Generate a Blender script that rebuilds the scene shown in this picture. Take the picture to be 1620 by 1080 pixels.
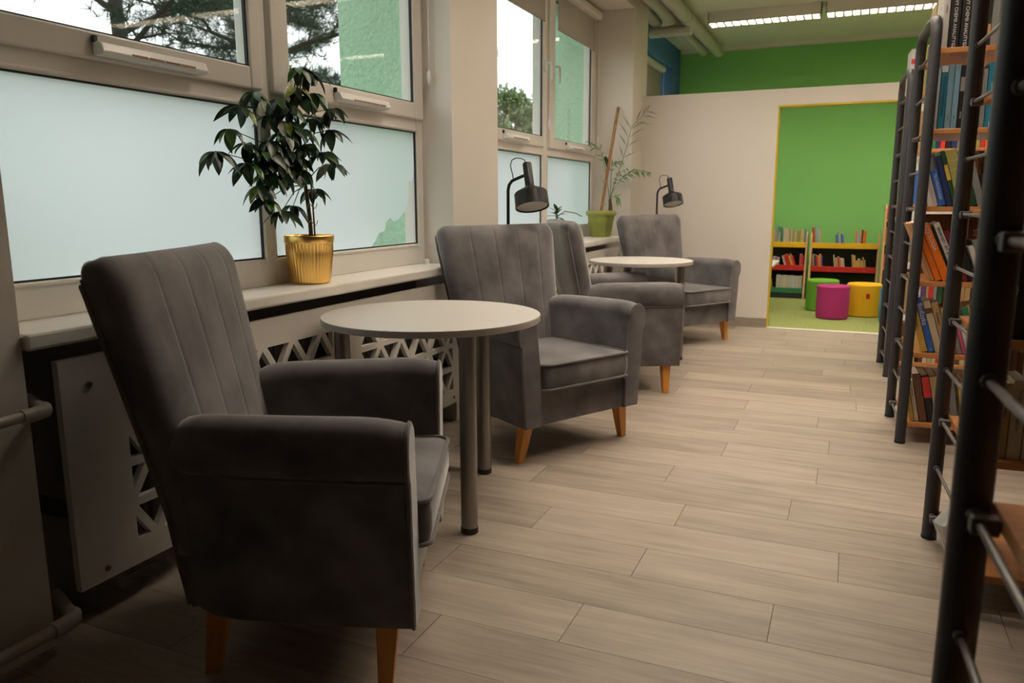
import bpy, bmesh, math, random
from mathutils import Vector, Matrix, Euler
random.seed(7)
for o in list(bpy.data.objects): bpy.data.objects.remove(o)
S = bpy.context.scene
COL = S.collection
PI = math.pi
R = math.radians

# ------------------------------------------------------------------ camera
cam_d = bpy.data.cameras.new('camera'); cam = bpy.data.objects.new('camera', cam_d); COL.objects.link(cam)
yaw, pit, rol, FPX = R(23.453), R(10.286), R(-0.158), 1225.4
fw = Vector((-math.sin(yaw)*math.cos(pit), math.cos(yaw)*math.cos(pit), -math.sin(pit)))
rt = Vector((math.cos(yaw), math.sin(yaw), 0)); up = rt.cross(fw)
rt2 = rt*math.cos(rol)+up*math.sin(rol); up2 = -rt*math.sin(rol)+up*math.cos(rol)
m = Matrix((rt2, up2, -fw)).transposed().to_4x4(); m.translation = Vector((0, 0, 1.15))
cam.matrix_world = m
cam_d.sensor_width = 36; cam_d.lens = FPX/1620*36; cam_d.clip_start = .02; cam_d.clip_end = 300
cam_d.dof.use_dof = True; cam_d.dof.focus_distance = 2.7; cam_d.dof.aperture_fstop = 4.5
S.camera = cam
# ------------------------------------------------------------------ world and exposure
S.view_settings.view_transform = 'Standard'; S.view_settings.look = 'None'
S.view_settings.gamma = 1; S.view_settings.use_curve_mapping = False
S.view_settings.exposure = 0.0
SKY = 1.7
LAMP = 63.0
w = bpy.data.worlds.new('overcast_sky'); S.world = w; w.use_nodes = True
nt = w.node_tree; bg = nt.nodes['Background']
bg.inputs[0].default_value = (.97, .985, 1.0, 1); bg.inputs[1].default_value = SKY

# ------------------------------------------------------------------ materials
def C4(c): return (c[0], c[1], c[2], 1)
MATS = {}
def mat(name, col, rough=.6, metal=0, noise=None, bump=None, sheen=0, coat=0, emit=None, spec=None, stretch=None, var=0):
    """noise=(scale, amount); bump=(scale, strength); stretch=xyz scale of the object coordinates; var = random value per object"""
    if name in MATS: return MATS[name]
    mt = bpy.data.materials.new(name); mt.use_nodes = True; n = mt.node_tree; b = n.nodes['Principled BSDF']
    b.inputs['Base Color'].default_value = C4(col); b.inputs['Roughness'].default_value = rough; b.inputs['Metallic'].default_value = metal
    if sheen: b.inputs['Sheen Weight'].default_value = sheen; b.inputs['Sheen Roughness'].default_value = .35
    if coat: b.inputs['Coat Weight'].default_value = coat; b.inputs['Coat Roughness'].default_value = .15
    if spec is not None: b.inputs['Specular IOR Level'].default_value = spec
    if emit: b.inputs['Emission Color'].default_value = C4(emit[0]); b.inputs['Emission Strength'].default_value = emit[1]
    L = n.links.new
    tc = n.nodes.new('ShaderNodeTexCoord'); vec = tc.outputs['Object']
    if stretch:
        mp = n.nodes.new('ShaderNodeMapping'); mp.inputs['Scale'].default_value = stretch; L(vec, mp.inputs[0]); vec = mp.outputs[0]
    cur = None
    if noise:
        t = n.nodes.new('ShaderNodeTexNoise'); t.inputs['Scale'].default_value = noise[0]; t.inputs['Detail'].default_value = 6; L(vec, t.inputs['Vector'])
        mr = n.nodes.new('ShaderNodeMapRange'); mr.inputs[1].default_value = .3; mr.inputs[2].default_value = .7
        mr.inputs[3].default_value = 1-noise[1]; mr.inputs[4].default_value = 1+noise[1]; L(t.outputs[0], mr.inputs[0]); cur = mr.outputs[0]
    if var:
        oi = n.nodes.new('ShaderNodeObjectInfo'); mr = n.nodes.new('ShaderNodeMapRange')
        mr.inputs[3].default_value = 1-var; mr.inputs[4].default_value = 1+var; L(oi.outputs['Random'], mr.inputs[0])
        if cur:
            mu = n.nodes.new('ShaderNodeMath'); mu.operation = 'MULTIPLY'; L(cur, mu.inputs[0]); L(mr.outputs[0], mu.inputs[1]); cur = mu.outputs[0]
        else: cur = mr.outputs[0]
    if cur:
        vm = n.nodes.new('ShaderNodeVectorMath'); vm.operation = 'SCALE'; vm.inputs[0].default_value = col[:3]
        L(cur, vm.inputs['Scale']); L(vm.outputs[0], b.inputs['Base Color'])
    if bump:
        t = n.nodes.new('ShaderNodeTexNoise'); t.inputs['Scale'].default_value = bump[0]; t.inputs['Detail'].default_value = 4; L(vec, t.inputs['Vector'])
        bp = n.nodes.new('ShaderNodeBump'); bp.inputs['Strength'].default_value = bump[1]; bp.inputs['Distance'].default_value = .01
        L(t.outputs[0], bp.inputs['Height']); L(bp.outputs[0], b.inputs['Normal'])
    MATS[name] = mt; return mt

def glass_mat():
    mt = bpy.data.materials.new('window_glass'); mt.use_nodes = True; n = mt.node_tree; n.nodes.clear(); L = n.links.new
    out = n.nodes.new('ShaderNodeOutputMaterial'); tr = n.nodes.new('ShaderNodeBsdfTransparent'); gl = n.nodes.new('ShaderNodeBsdfGlossy')
    tr.inputs[0].default_value = (.95, .975, .965, 1); gl.inputs['Roughness'].default_value = 0.0; gl.inputs[0].default_value = (1, 1, 1, 1)
    fr = n.nodes.new('ShaderNodeFresnel'); fr.inputs[0].default_value = 1.5
    ge = n.nodes.new('ShaderNodeNewGeometry'); on = n.nodes.new('ShaderNodeMath'); on.operation = 'SUBTRACT'; on.inputs[0].default_value = 1; L(ge.outputs['Backfacing'], on.inputs[1])
    ml_ = n.nodes.new('ShaderNodeMath'); ml_.operation = 'MULTIPLY'; L(fr.outputs[0], ml_.inputs[0]); L(on.outputs[0], ml_.inputs[1])
    mx = n.nodes.new('ShaderNodeMixShader'); L(ml_.outputs[0], mx.inputs[0]); L(tr.outputs[0], mx.inputs[1]); L(gl.outputs[0], mx.inputs[2]); L(mx.outputs[0], out.inputs[0])
    return mt
def film_mat():
    mt = bpy.data.materials.new('frosted_film'); mt.use_nodes = True; n = mt.node_tree; n.nodes.clear(); L = n.links.new
    out = n.nodes.new('ShaderNodeOutputMaterial'); tl = n.nodes.new('ShaderNodeBsdfTranslucent'); df = n.nodes.new('ShaderNodeBsdfDiffuse')
    tl.inputs[0].default_value = (.85, .875, .90, 1); df.inputs[0].default_value = (.8, .83, .84, 1)
    tp = n.nodes.new('ShaderNodeBsdfTransparent'); tp.inputs[0].default_value = (.9, .96, .98, 1)
    rf = n.nodes.new('ShaderNodeBsdfRefraction'); rf.inputs[0].default_value = (.92, .95, .97, 1); rf.inputs['Roughness'].default_value = .75; rf.inputs['IOR'].default_value = 1.25
    a = n.nodes.new('ShaderNodeMixShader'); a.inputs[0].default_value = .28; L(tl.outputs[0], a.inputs[1]); L(rf.outputs[0], a.inputs[2])
    b = n.nodes.new('ShaderNodeMixShader'); b.inputs[0].default_value = .12; L(a.outputs[0], b.inputs[1]); L(df.outputs[0], b.inputs[2])
    L(b.outputs[0], out.inputs[0])
    return mt
def plank_mat():
    mt = bpy.data.materials.new('grey_oak_vinyl'); mt.use_nodes = True; n = mt.node_tree; b = n.nodes['Principled BSDF']; L = n.links.new
    tc = n.nodes.new('ShaderNodeTexCoord'); oi = n.nodes.new('ShaderNodeObjectInfo')
    sc = n.nodes.new('ShaderNodeVectorMath'); sc.operation = 'SCALE'; sc.inputs[0].default_value = (37, 91, 13); L(oi.outputs['Random'], sc.inputs['Scale'])
    ad = n.nodes.new('ShaderNodeVectorMath'); L(tc.outputs['Object'], ad.inputs[0]); L(sc.outputs[0], ad.inputs[1])
    def noise(scale, st, det=5):
        mp = n.nodes.new('ShaderNodeMapping'); mp.inputs['Scale'].default_value = st; L(ad.outputs[0], mp.inputs[0])
        t = n.nodes.new('ShaderNodeTexNoise'); t.inputs['Scale'].default_value = scale; t.inputs['Detail'].default_value = det; L(mp.outputs[0], t.inputs[0]); return t.outputs[0]
    g1 = noise(1.9, (1, 11, 1)); g2 = noise(6.0, (1, 14, 1), 8); g3 = noise(2.6, (1, 1.8, 1), 3)
    r = n.nodes.new('ShaderNodeValToRGB'); e = r.color_ramp.elements
    e[0].position = .28; e[0].color = (.205, .168, .135, 1); e[1].position = .72; e[1].color = (.44, .375, .31, 1)
    mid = e.new(.5); mid.color = (.34, .283, .228, 1)
    def mth(op, a, bb):
        q = n.nodes.new('ShaderNodeMath'); q.operation = op
        for i, v in enumerate((a, bb)):
            if isinstance(v, (int, float)): q.inputs[i].default_value = v
            else: L(v, q.inputs[i])
        return q.outputs[0]
    s = mth('ADD', mth('MULTIPLY', g1, .45), mth('ADD', mth('MULTIPLY', g2, .3), mth('MULTIPLY', g3, .25)))
    s = mth('ADD', s, mth('MULTIPLY', mth('SUBTRACT', oi.outputs['Random'], .5), .16))
    L(s, r.inputs[0]); L(r.outputs[0], b.inputs['Base Color']); b.inputs['Roughness'].default_value = .5; b.inputs['Specular IOR Level'].default_value = .35
    bp = n.nodes.new('ShaderNodeBump'); bp.inputs['Strength'].default_value = .12; bp.inputs['Distance'].default_value = .004; L(g2, bp.inputs['Height']); L(bp.outputs[0], b.inputs['Normal'])
    return mt

M_white = mat('white_wall_paint', (.74, .69, .62), .85, noise=(1.5, .02), bump=(120, .04))
M_part = mat('partition_paint', (.72, .67, .61), .8, bump=(140, .04))
M_green = mat('green_wall_paint', (.215, .54, .14), .75, noise=(1.2, .02))
M_blue = mat('blue_wall_paint', (.075, .20, .42), .75)
M_ceil = mat('ceiling_paint', (.78, .76, .66), .9)
M_yellow = mat('yellow_lining', (.64, .46, .03), .5)
M_carpet = mat('green_carpet', (.29, .33, .10), 1, noise=(70, .45), bump=(120, 1))
M_plank = plank_mat()
M_gap = mat('floor_joint', (.12, .10, .08), .8)
M_skirt = mat('skirting_wood', (.30, .25, .20), .55, noise=(12, .15), stretch=(1, 1, 8))
M_frame = mat('window_pvc', (.80, .765, .71), .35)
M_gask = mat('black_gasket', (.012, .012, .013), .6)
M_sill = mat('painted_sill', (.80, .77, .70), .35, noise=(6, .04), bump=(30, .06))
M_glass = glass_mat(); M_film = film_mat()
M_stucco = mat('green_stucco', (.50, .76, .55), .95, noise=(60, .08), bump=(45, .9))
M_plastic = mat('white_plastic', (.86, .855, .84), .3)
M_vent_slot = mat('vent_slot', (.33, .2, .13), .8)
M_blind = mat('blind_fabric', (.42, .39, .35), .9, bump=(300, .1))
M_rad = mat('cover_lacquer', (.72, .68, .62), .45)
M_screw = mat('screw_steel', (.25, .25, .25), .4, 1)
M_pipe = mat('painted_pipe', (.55, .50, .44), .4)
M_lowbounce = mat('low_bounce_wall', (.07, .052, .04), .6, noise=(6, .2), stretch=(1, 1, 6))  # dark tone given to the unseen walls to cut bounce light
M_niche = mat('niche_shade', (.22, .20, .18), .9)  # shade under the sills is put into this wall colour
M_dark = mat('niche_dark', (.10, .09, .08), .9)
M_velvet = mat('grey_velvet', (.138, .129, .131), .85, noise=(6.0, .45), bump=(420, .06), sheen=.75, spec=.25)
M_piping = mat('velvet_piping', (.15, .135, .13), .85, sheen=.5, spec=.25)
M_leg = mat('beech_stain', (.62, .26, .045), .38, noise=(14, .14), stretch=(3, 3, .5))
M_top = mat('table_laminate', (.64, .61, .57), .38)
M_edge = mat('table_edge', (.42, .39, .36), .45)
M_steel = mat('brushed_steel', (.27, .255, .24), .40, 1.0)
M_black = mat('black_lacquer', (.009, .009, .010), .36, spec=.3)
M_blackp = mat('black_plastic', (.015, .015, .015), .5)
M_shade_in = mat('shade_inside', (.75, .72, .68), .6)
M_gold = mat('gold_glaze', (1.0, .64, .20), .30, 1.0)
M_soil = mat('potting_soil', (.03, .02, .013), 1, noise=(60, .5))
M_bark = mat('plant_bark', (.085, .055, .03), .8, noise=(40, .3))
M_leafd = mat('leaf_dark', (.014, .037, .012), .38, noise=(30, .25), var=.35)
M_leafm = mat('leaf_mid', (.035, .10, .018), .38, noise=(30, .25), var=.3)
M_leafy = mat('leaf_variegated', (.17, .23, .035), .4, noise=(60, .55), var=.25)
M_palm = mat('palm_leaf', (.10, .19, .06), .5, var=.3)
M_potg = mat('olive_plastic', (.30, .335, .07), .45)
M_bamboo = mat('stake_brown', (.30, .13, .045), .5, noise=(20, .3))
M_twine = mat('raffia', (.5, .36, .17), .9)
M_post = mat('charcoal_metal', (.036, .036, .041), .45, 0, bump=(500, .05))
M_rung = mat('grey_rod', (.16, .15, .15), .4, .5)
M_board = mat('shelf_beech', (.50, .215, .07), .30, noise=(10, .14), stretch=(.6, 8, 8))
M_paper = mat('book_paper', (.62, .56, .45), .9)
M_woodlt = mat('birch_ply', (.62, .42, .2), .45)
M_ky = mat('kids_yellow', (.80, .47, .01), .45); M_kr = mat('kids_red', (.50, .018, .012), .45); M_kg = mat('kids_green', (.02, .16, .06), .45)
M_kback = mat('bookcase_back_shade', (.012, .02, .010), .8)  # near-black: the shadow inside the bookcases is put into the colour
M_lampw = mat('lamp_housing', (.75, .73, .66), .5)
M_tube = mat('lamp_tube', (1, 1, 1), .5, emit=((1.0, .87, .73), LAMP))
M_duct = mat('duct_paint', (.62, .60, .52), .5)
M_grass = mat('outdoor_grass', (.10, .15, .05), 1, noise=(3, .3))
M_trunk = mat('pine_bark', (.055, .045, .038), .95, noise=(8, .3))
M_needle = mat('pine_needles', (.032, .060, .032), .8, noise=(2, .4))
M_decid = mat('pale_leaves', (.27, .33, .17), .8, noise=(2, .35))
M_bag = mat('pale_plastic', (.50, .50, .47), .35)

# ------------------------------------------------------------------ mesh helpers
def BM(): return bmesh.new()
def obj(name, bm, mt, parent=None, smooth=False, loc=None, rot=None, bevel=0, kind=None, label=None):
    me = bpy.data.meshes.new(name); bm.normal_update(); bm.to_mesh(me); bm.free()
    for x in (mt if isinstance(mt, (list, tuple)) else [mt]): me.materials.append(x)
    if smooth:
        for p in me.polygons: p.use_smooth = True
        if smooth != 'full': me.set_sharp_from_angle(angle=R(35))
    o = bpy.data.objects.new(name, me); COL.objects.link(o)
    if parent: o.parent = parent
    if loc: o.location = loc
    if rot: o.rotation_euler = rot
    if bevel:
        b = o.modifiers.new('bevel', 'BEVEL'); b.width = bevel; b.segments = 2; b.limit_method = 'ANGLE'; b.angle_limit = R(40)
    if kind: o['kind'] = kind
    if label: o['label'] = label
    return o
def inst(o, parent=None, loc=None, rot=None, scale=None):
    c = o.copy(); COL.objects.link(c)
    c.parent = parent
    if loc is not None: c.location = loc
    if rot is not None: c.rotation_euler = rot
    if scale is not None: c.scale = scale
    return c
def thing(name, label, cat, loc=(0, 0, 0), rz=0, group=None, rot=None):
    o = bpy.data.objects.new(name, None); COL.objects.link(o); o.location = loc; o.rotation_euler = rot or (0, 0, rz)
    o.empty_display_size = .1; o['label'] = label; o['category'] = cat
    if group: o['group'] = group
    return o
def tag(o, label, cat, group=None):
    o['label'] = label; o['category'] = cat
    if group: o['group'] = group
    return o
def box(bm, x0, x1, y0, y1, z0, z1, mi=0):
    v = [bm.verts.new((x, y, z)) for z in (z0, z1) for y in (y0, y1) for x in (x0, x1)]
    for f in ((0, 2, 3, 1), (4, 5, 7, 6), (0, 1, 5, 4), (2, 6, 7, 3), (0, 4, 6, 2), (1, 3, 7, 5)):
        q = bm.faces.new([v[i] for i in f]); q.material_index = mi
    return v
def prism(bm, poly, z0, z1, ax='z', mi=0):
    """poly 2-D; ax z: (x,y); ax x: (y,z); ax y: (x,z)"""
    def P(p, t): return {'z': (p[0], p[1], t), 'x': (t, p[0], p[1]), 'y': (p[0], t, p[1])}[ax]
    a = [bm.verts.new(P(p, z0)) for p in poly]; b = [bm.verts.new(P(p, z1)) for p in poly]; n = len(poly)
    fs = [bm.faces.new(a[::-1]), bm.faces.new(b)] + [bm.faces.new((a[i], a[(i+1) % n], b[(i+1) % n], b[i])) for i in range(n)]
    for f in fs: f.material_index = mi
    bmesh.ops.recalc_face_normals(bm, faces=fs)
def tube(bm, pts, r, n=10, caps=True, closed=False, mi=0):
    pts = [Vector(p) for p in pts]; rs = r if isinstance(r, (list, tuple)) else [r]*len(pts)
    rings = []; N = len(pts); u = None
    for i, p in enumerate(pts):
        if closed: d = pts[(i+1) % N]-pts[i-1]
        else: d = pts[min(i+1, N-1)]-pts[max(i-1, 0)]
        if d.length < 1e-9: d = Vector((0, 0, 1))
        d.normalize()
        if u is None:
            u = d.cross(Vector((0, 0, 1)));
            if u.length < .1: u = d.cross(Vector((1, 0, 0)))
        u = (u-d*u.dot(d)).normalized(); v = d.cross(u)
        rings.append([bm.verts.new(p+(u*math.cos(2*PI*k/n)+v*math.sin(2*PI*k/n))*rs[i]) for k in range(n)])
    for i in range(N if closed else N-1):
        a, b = rings[i], rings[(i+1) % N]
        for k in range(n):
            f = bm.faces.new((a[k], a[(k+1) % n], b[(k+1) % n], b[k])); f.material_index = mi
    if caps and not closed:
        bm.faces.new(rings[0][::-1]).material_index = mi; bm.faces.new(rings[-1]).material_index = mi
def lathe(bm, prof, n=32, c=(0, 0, 0), rib=None, mi=0):
    """prof list of (r,z); rib(k,r,z)->r"""
    rings = []
    for r, z in prof:
        rings.append([bm.verts.new((c[0]+(rib(k, r, z) if rib else r)*math.cos(2*PI*k/n), c[1]+(rib(k, r, z) if rib else r)*math.sin(2*PI*k/n), c[2]+z)) for k in range(n)])
    for a, b in zip(rings, rings[1:]):
        for k in range(n): bm.faces.new((a[k], a[(k+1) % n], b[(k+1) % n], b[k])).material_index = mi
    if prof[0][0] > 1e-4: bm.faces.new(rings[0][::-1]).material_index = mi
    if prof[-1][0] > 1e-4: bm.faces.new(rings[-1]).material_index = mi
def loft(bm, secs, cap=True, mi=0):
    rings = [[bm.verts.new(p) for p in s] for s in secs]; n = len(rings[0]); fs = []
    for a, b in zip(rings, rings[1:]):
        for k in range(n): fs.append(bm.faces.new((a[k], a[(k+1) % n], b[(k+1) % n], b[k])))
    if cap: fs.append(bm.faces.new(rings[0][::-1])); fs.append(bm.faces.new(rings[-1]))
    for f in fs: f.material_index = mi
    bmesh.ops.recalc_face_normals(bm, faces=fs)
def arc(c, r, a0, a1, n): return [(c[0]+r*math.cos(a0+(a1-a0)*i/n), c[1]+r*math.sin(a0+(a1-a0)*i/n)) for i in range(n+1)]

# ================================================================== SETTING
YP = 7.371     # partition front face
CEIL = 3.0
def struct(name, bm, mt, parent=None, **k):
    o = obj(name, bm, mt, parent, **k)
    if not parent: o['kind'] = 'structure'
    return o
# floor slab and planks
bm = BM(); box(bm, -2.4, 5.2, -2.6, YP+.02, -.15, -.003); FL = struct('floor', bm, M_gap)
PL, PW = 1.015, .2155
bm = BM(); v = box(bm, .0012, PL-.0012, .0008, PW-.0008, -.004, 0)
pl0 = obj('plank', bm, M_plank, FL)
rowoff = {0: -.637, 1: -.13, 2: -.555, 3: .037, 4: -.51, 5: -.14, 6: -.64, 7: -.06, 8: -.475, 9: -.025}
rr = random.Random(3); first = True; cnt = 0
for k in range(-4, 27):
    y = 1.770+k*PW-(.006 if k > 4 else 0)*0
    if y+PW > YP+.05: continue
    off = rowoff.get(k, (.0 if k % 2 else .5)+rr.uniform(-.13, .13))
    for i in range(-3, 3):
        x = off+i*PL
        if x > 2.4 or x+PL < -2.2: continue
        if y < 1.2 and (x > 1.2): continue
        if first: o = pl0; first = False
        else: o = inst(pl0, FL)
        o.location = (x, y, 0); cnt += 1
bm = BM(); box(bm, -2.4, 5.2, YP+.02, 10.4, -.15, -.001); struct('floor', bm, M_carpet)
bm = BM(); box(bm, -.70, .41, YP-.012, YP+.03, -.002, .005); struct('trim_1', bm, M_plastic, bevel=.002)
# ceiling
bm = BM(); box(bm, -2.5, 5.3, -2.7, 10.5, CEIL, CEIL+.15); struct('ceiling', bm, M_ceil)
bm = BM(); box(bm, -2.1, 5.0, 10.17, 10.25, CEIL-.045, CEIL); struct('trim_2', bm, M_white)
# wall with the windows
bm = BM()
prism(bm, [(-1.85, -2.6), (-1.85, 1.236), (-2.12, 1.25), (-2.12, -2.6)], 0, CEIL)
prism(bm, [(-1.855, 3.535), (-1.855, 4.082), (-2.20, 4.45), (-2.285, 4.45), (-2.285, 4.42), (-2.122, 4.2), (-2.122, 3.565), (-2.02, 3.562)], 0, CEIL)
prism(bm, [(-1.86, 7.0), (-1.86, YP+.12), (-2.29, YP+.12), (-2.29, 6.975), (-2.2, 6.972)], 0, CEIL)
prism(bm, [(-1.855, 1.236), (-1.855, 3.535), (-2.46, 3.565), (-2.46, 1.25)], 2.80, CEIL)
prism(bm, [(-1.855, 4.082), (-1.86, 7.0), (-2.6, 6.975), (-2.6, 4.45), (-2.2, 4.45)], 2.80, CEIL)
struct('wall_left', bm, M_white)
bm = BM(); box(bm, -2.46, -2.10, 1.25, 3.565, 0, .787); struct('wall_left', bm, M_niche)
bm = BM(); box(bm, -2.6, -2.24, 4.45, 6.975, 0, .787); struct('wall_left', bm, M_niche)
# children's corner: blue window wall
bm = BM(); YB = 10.25
box(bm, -2.6, -2.12, YP+.12, YB, 0, .85); box(bm, -2.29, -2.12, YP+.12, 7.75, .85, 2.74)
box(bm, -2.6, -2.12, 9.80, YB, .85, 2.74); box(bm, -2.6, -2.12, 7.75, YB, 2.74, CEIL); box(bm, -2.29, -2.12, YP+.12, 7.75, 2.74, CEIL)
struct('wall_left', bm, M_blue)
bm = BM(); box(bm, -2.6, 5.3, YB, YB+.15, 0, CEIL); struct('wall_back', bm, M_green)
# partition with the doorway
bm = BM()
prism(bm, [(-1.86, 0), (-.655, 0), (-.655, 1.965), (.40, 1.965), (.40, 0), (5.2, 0), (5.2, 2.102), (-1.86, 2.102)], YP, YP+.10, 'y'); struct('wall_far', bm, M_part)
bm = BM(); prism(bm, [(-.655, 0), (-.643, 0), (-.643, 1.950), (.388, 1.950), (.388, 0), (.40, 0), (.40, 1.965), (-.655, 1.965)], YP+.001, YP+.108, 'y'); struct('trim_3', bm, M_yellow)
bm = BM(); box(bm, -1.86, -.652, YP-.014, YP, 0, .085); box(bm, .41, 5.2, YP-.014, YP, 0, .085); struct('baseboard_far', bm, M_skirt, bevel=.003)
bm = BM(); box(bm, 5.2, 5.35, -2.7, 10.4, 0, CEIL); struct('wall_right', bm, M_lowbounce)
bm = BM(); box(bm, -2.5, 5.3, -2.75, -2.6, 0, CEIL); struct('wall_near', bm, M_lowbounce)

# ------------------------------------------------------------------ windows
def ring(bm, x0, x1, ya, yb, za, zb, w, wz=None):
    wz = wz or w
    box(bm, x0, x1, ya, ya+w, za, zb); box(bm, x0, x1, yb-w, yb, za, zb); box(bm, x0, x1, ya+w, yb-w, za, za+wz); box(bm, x0, x1, ya+w, yb-w, zb-wz, zb)
def window(name, X, y0, y1, pl, pr, ul, ur, tear=None, handle_side=1):
    """pl/pr: lower pane y ranges; ul/ur: upper pane y ranges"""
    W = bpy.data.objects.new(name, None); COL.objects.link(W); W['kind'] = 'structure'
    zb, zt = .831, 2.80; zl0, zl1, zu0, zu1 = .936, 1.491, 1.630, 2.66
    bm = BM(); d0, d1 = X-.08, X
    box(bm, d0, d1, y0, pl[0], zb, zt); box(bm, d0, d1, pr[1], y1, zb, zt); box(bm, d0, d1, pl[1], pr[0], zb, zt)
    for a in (pl, pr):
        box(bm, d0, d1, a[0], a[1], zb, zl0); box(bm, d0, d1, a[0], a[1], zl1, 1.60); box(bm, d0, d1, a[0], a[1], 2.70, zt)
    obj('frame', bm, M_frame, W, bevel=.006)
    for a in (pl, pr):            # glazing beads and fixed lower panes
        bm = BM(); ring(bm, X-.004, X+.004, a[0]-.014, a[1]+.014, zl0-.014, zl1+.014, .010); obj('glazing_bead', bm, M_frame, W, bevel=.002)
        g = BM(); box(g, X-.022, X-.016, a[0]-.002, a[1]+.002, zl0-.002, zl1+.002); gl = obj('glass_pane', g, M_glass, W)
        bm = BM(); ring(bm, X-.0155, X-.005, a[0]-.001, a[1]+.001, zl0-.001, zl1+.001, .006); obj('gasket', bm, M_gask, gl)
        bm = BM(); xf = X-.0148
        if tear and a is pr:
            Y0, Y1 = a[0]+.004, a[1]-.003; zt_ = zl1-.004
            low = [(0, .075), (.014, .004), (Y1-Y0-.41, .004), (Y1-Y0-.375, .03), (Y1-Y0-.34, .065), (Y1-Y0-.29, .075), (Y1-Y0-.275, .115), (Y1-Y0-.24, .135), (Y1-Y0-.20, .115),
                   (Y1-Y0-.155, .13), (Y1-Y0-.10, .165), (Y1-Y0-.07, .20), (Y1-Y0-.055, .31), (Y1-Y0-.03, .315), (Y1-Y0-.004, .345), (Y1-Y0, .40)]
            lo = [bm.verts.new((xf, Y0+p[0], zl0+p[1])) for p in low]; hi = [bm.verts.new((xf, Y0+p[0], zt_)) for p in low]
            for q in range(len(low)-1): bm.faces.new((lo[q], lo[q+1], hi[q+1], hi[q]))
        else:
            bm.faces.new([bm.verts.new((xf, p[0], p[1])) for p in ((a[0]+.004, zl0+.004), (a[1]-.004, zl0+.004), (a[1]-.004, zl1-.004), (a[0]+.004, zl1-.004))])
        obj('frosted_film', bm, M_film, gl)
    for si, (a, oy) in enumerate(((ul, (y0+.012, a_ := pl[1]+.022)), (ur, (pr[0]+.012, y1-.012)))):
        sx0, sx1 = X-.05, X+.016
        bm = BM(); zs0, zs1 = 1.552, 2.735
        box(bm, sx0, sx1, oy[0], a[0], zs0, zs1); box(bm, sx0, sx1, a[1], oy[1], zs0, zs1); box(bm, sx0, sx1, a[0], a[1], zs0, zu0); box(bm, sx0, sx1, a[0], a[1], zu1, zs1)
        sh = obj('sash', bm, M_frame, W, bevel=.007)
        g = BM(); box(g, X-.012, X-.006, a[0]-.002, a[1]+.002, zu0-.002, zu1+.002); obj('glass_pane', g, M_glass, sh)
        bm = BM(); ring(bm, X-.006, X+.006, a[0]-.001, a[1]+.001, zu0-.001, zu1+.001, .006); obj('gasket', bm, M_gask, sh)
        # trickle vent on the bottom rail
        yc = (a[0]+a[1])/2 - .055 if si == 0 else a[0]+.31; L = .40 if si == 0 else .38
        yc = {('window_1', 0): 1.86, ('window_1', 1): 2.99}.get((name, si), (a[0]+a[1])/2-.03)
        bm = BM(); prism(bm, [(sx1, 1.563), (sx1+.034, 1.563), (sx1+.042, 1.573), (sx1+.030, 1.599), (sx1, 1.604)], yc-L/2, yc+L/2, 'y'); obj('vent', bm, M_plastic, sh, bevel=.003)
        for q in range(4):
            bm = BM(); box(bm, sx1+.038, sx1+.0428, yc-.10+q*.062, yc-.10+q*.062+.056, 1.573, 1.579); obj('vent_slot', bm, M_vent_slot, sh)
        bm = BM(); box(bm, sx1, sx1+.014, yc-L/2-.004, yc-L/2+.008, 1.598, 1.618); obj('vent_lever', bm, M_blackp, sh, bevel=.002)
        hy = a[0]-.05 if si == 1 else a[1]+.032
        if si == 1 or True:
            bm = BM(); box(bm, sx1, sx1+.012, hy-.016, hy+.016, 2.10, 2.19)
            tube(bm, [(sx1+.01, hy, 2.165), (sx1+.045, hy, 2.165), (sx1+.055, hy, 2.15), (sx1+.055, hy, 2.04)], [.009, .009, .011, .009], 8)
            obj('handle', bm, M_plastic, sh, smooth=True, bevel=.003)
    return W
w1 = window('window_1', -2.04, 1.255, 3.562, (1.315, 2.345), (2.413, 3.497), (1.385, 2.308), (2.525, 3.468), tear=True)
w2 = window('window_2', -2.205, 4.452, 6.972, (4.53, 5.665), (5.785, 6.885), (4.60, 5.650), (5.910, 6.835))
# children's window
W3 = bpy.data.objects.new('window_3', None); COL.objects.link(W3); W3['kind'] = 'structure'
bm = BM(); ring(bm, -2.40, -2.33, 7.75, 9.80, .85, 2.74, .07); box(bm, -2.40, -2.33, 8.72, 8.80, .92, 2.67); obj('frame', bm, M_frame, W3, bevel=.005)
for a, b in ((7.82, 8.72), (8.80, 9.73)):
    bm = BM(); box(bm, -2.37, -2.362, a, b, .92, 2.67); obj('glass_pane', bm, M_glass, W3)
# window sills
def sill(win, poly, yb):
    bm = BM(); prism(bm, poly, .788, .832); o = obj('windowsill', bm, M_sill, win, bevel=.008)
sill(w1, [(-2.10, 1.252), (-1.83, 1.238), (-1.83, 3.532), (-2.10, 3.56)], 0)
sill(w2, [(-2.24, 4.452), (-1.885, 4.13), (-1.885, 6.93), (-2.24, 6.97)], 0)
# outdoor piers of the facade
for i, (a, b, x, xi) in enumerate(((3.572, 4.40, -2.535, -2.124), (6.98, 7.70, -2.645, -2.292), (.4, 1.25, -2.5, -2.122))):
    bm = BM(); prism(bm, [(xi, a), (x, a), (x, b), (xi, b)], -1.0, 4.5)
    struct('wall_outside', bm, M_stucco)
bm = BM(); box(bm, -60, -2.62, -40, 80, -1.2, -1.0); struct('ground_outside', bm, M_grass)

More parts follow.
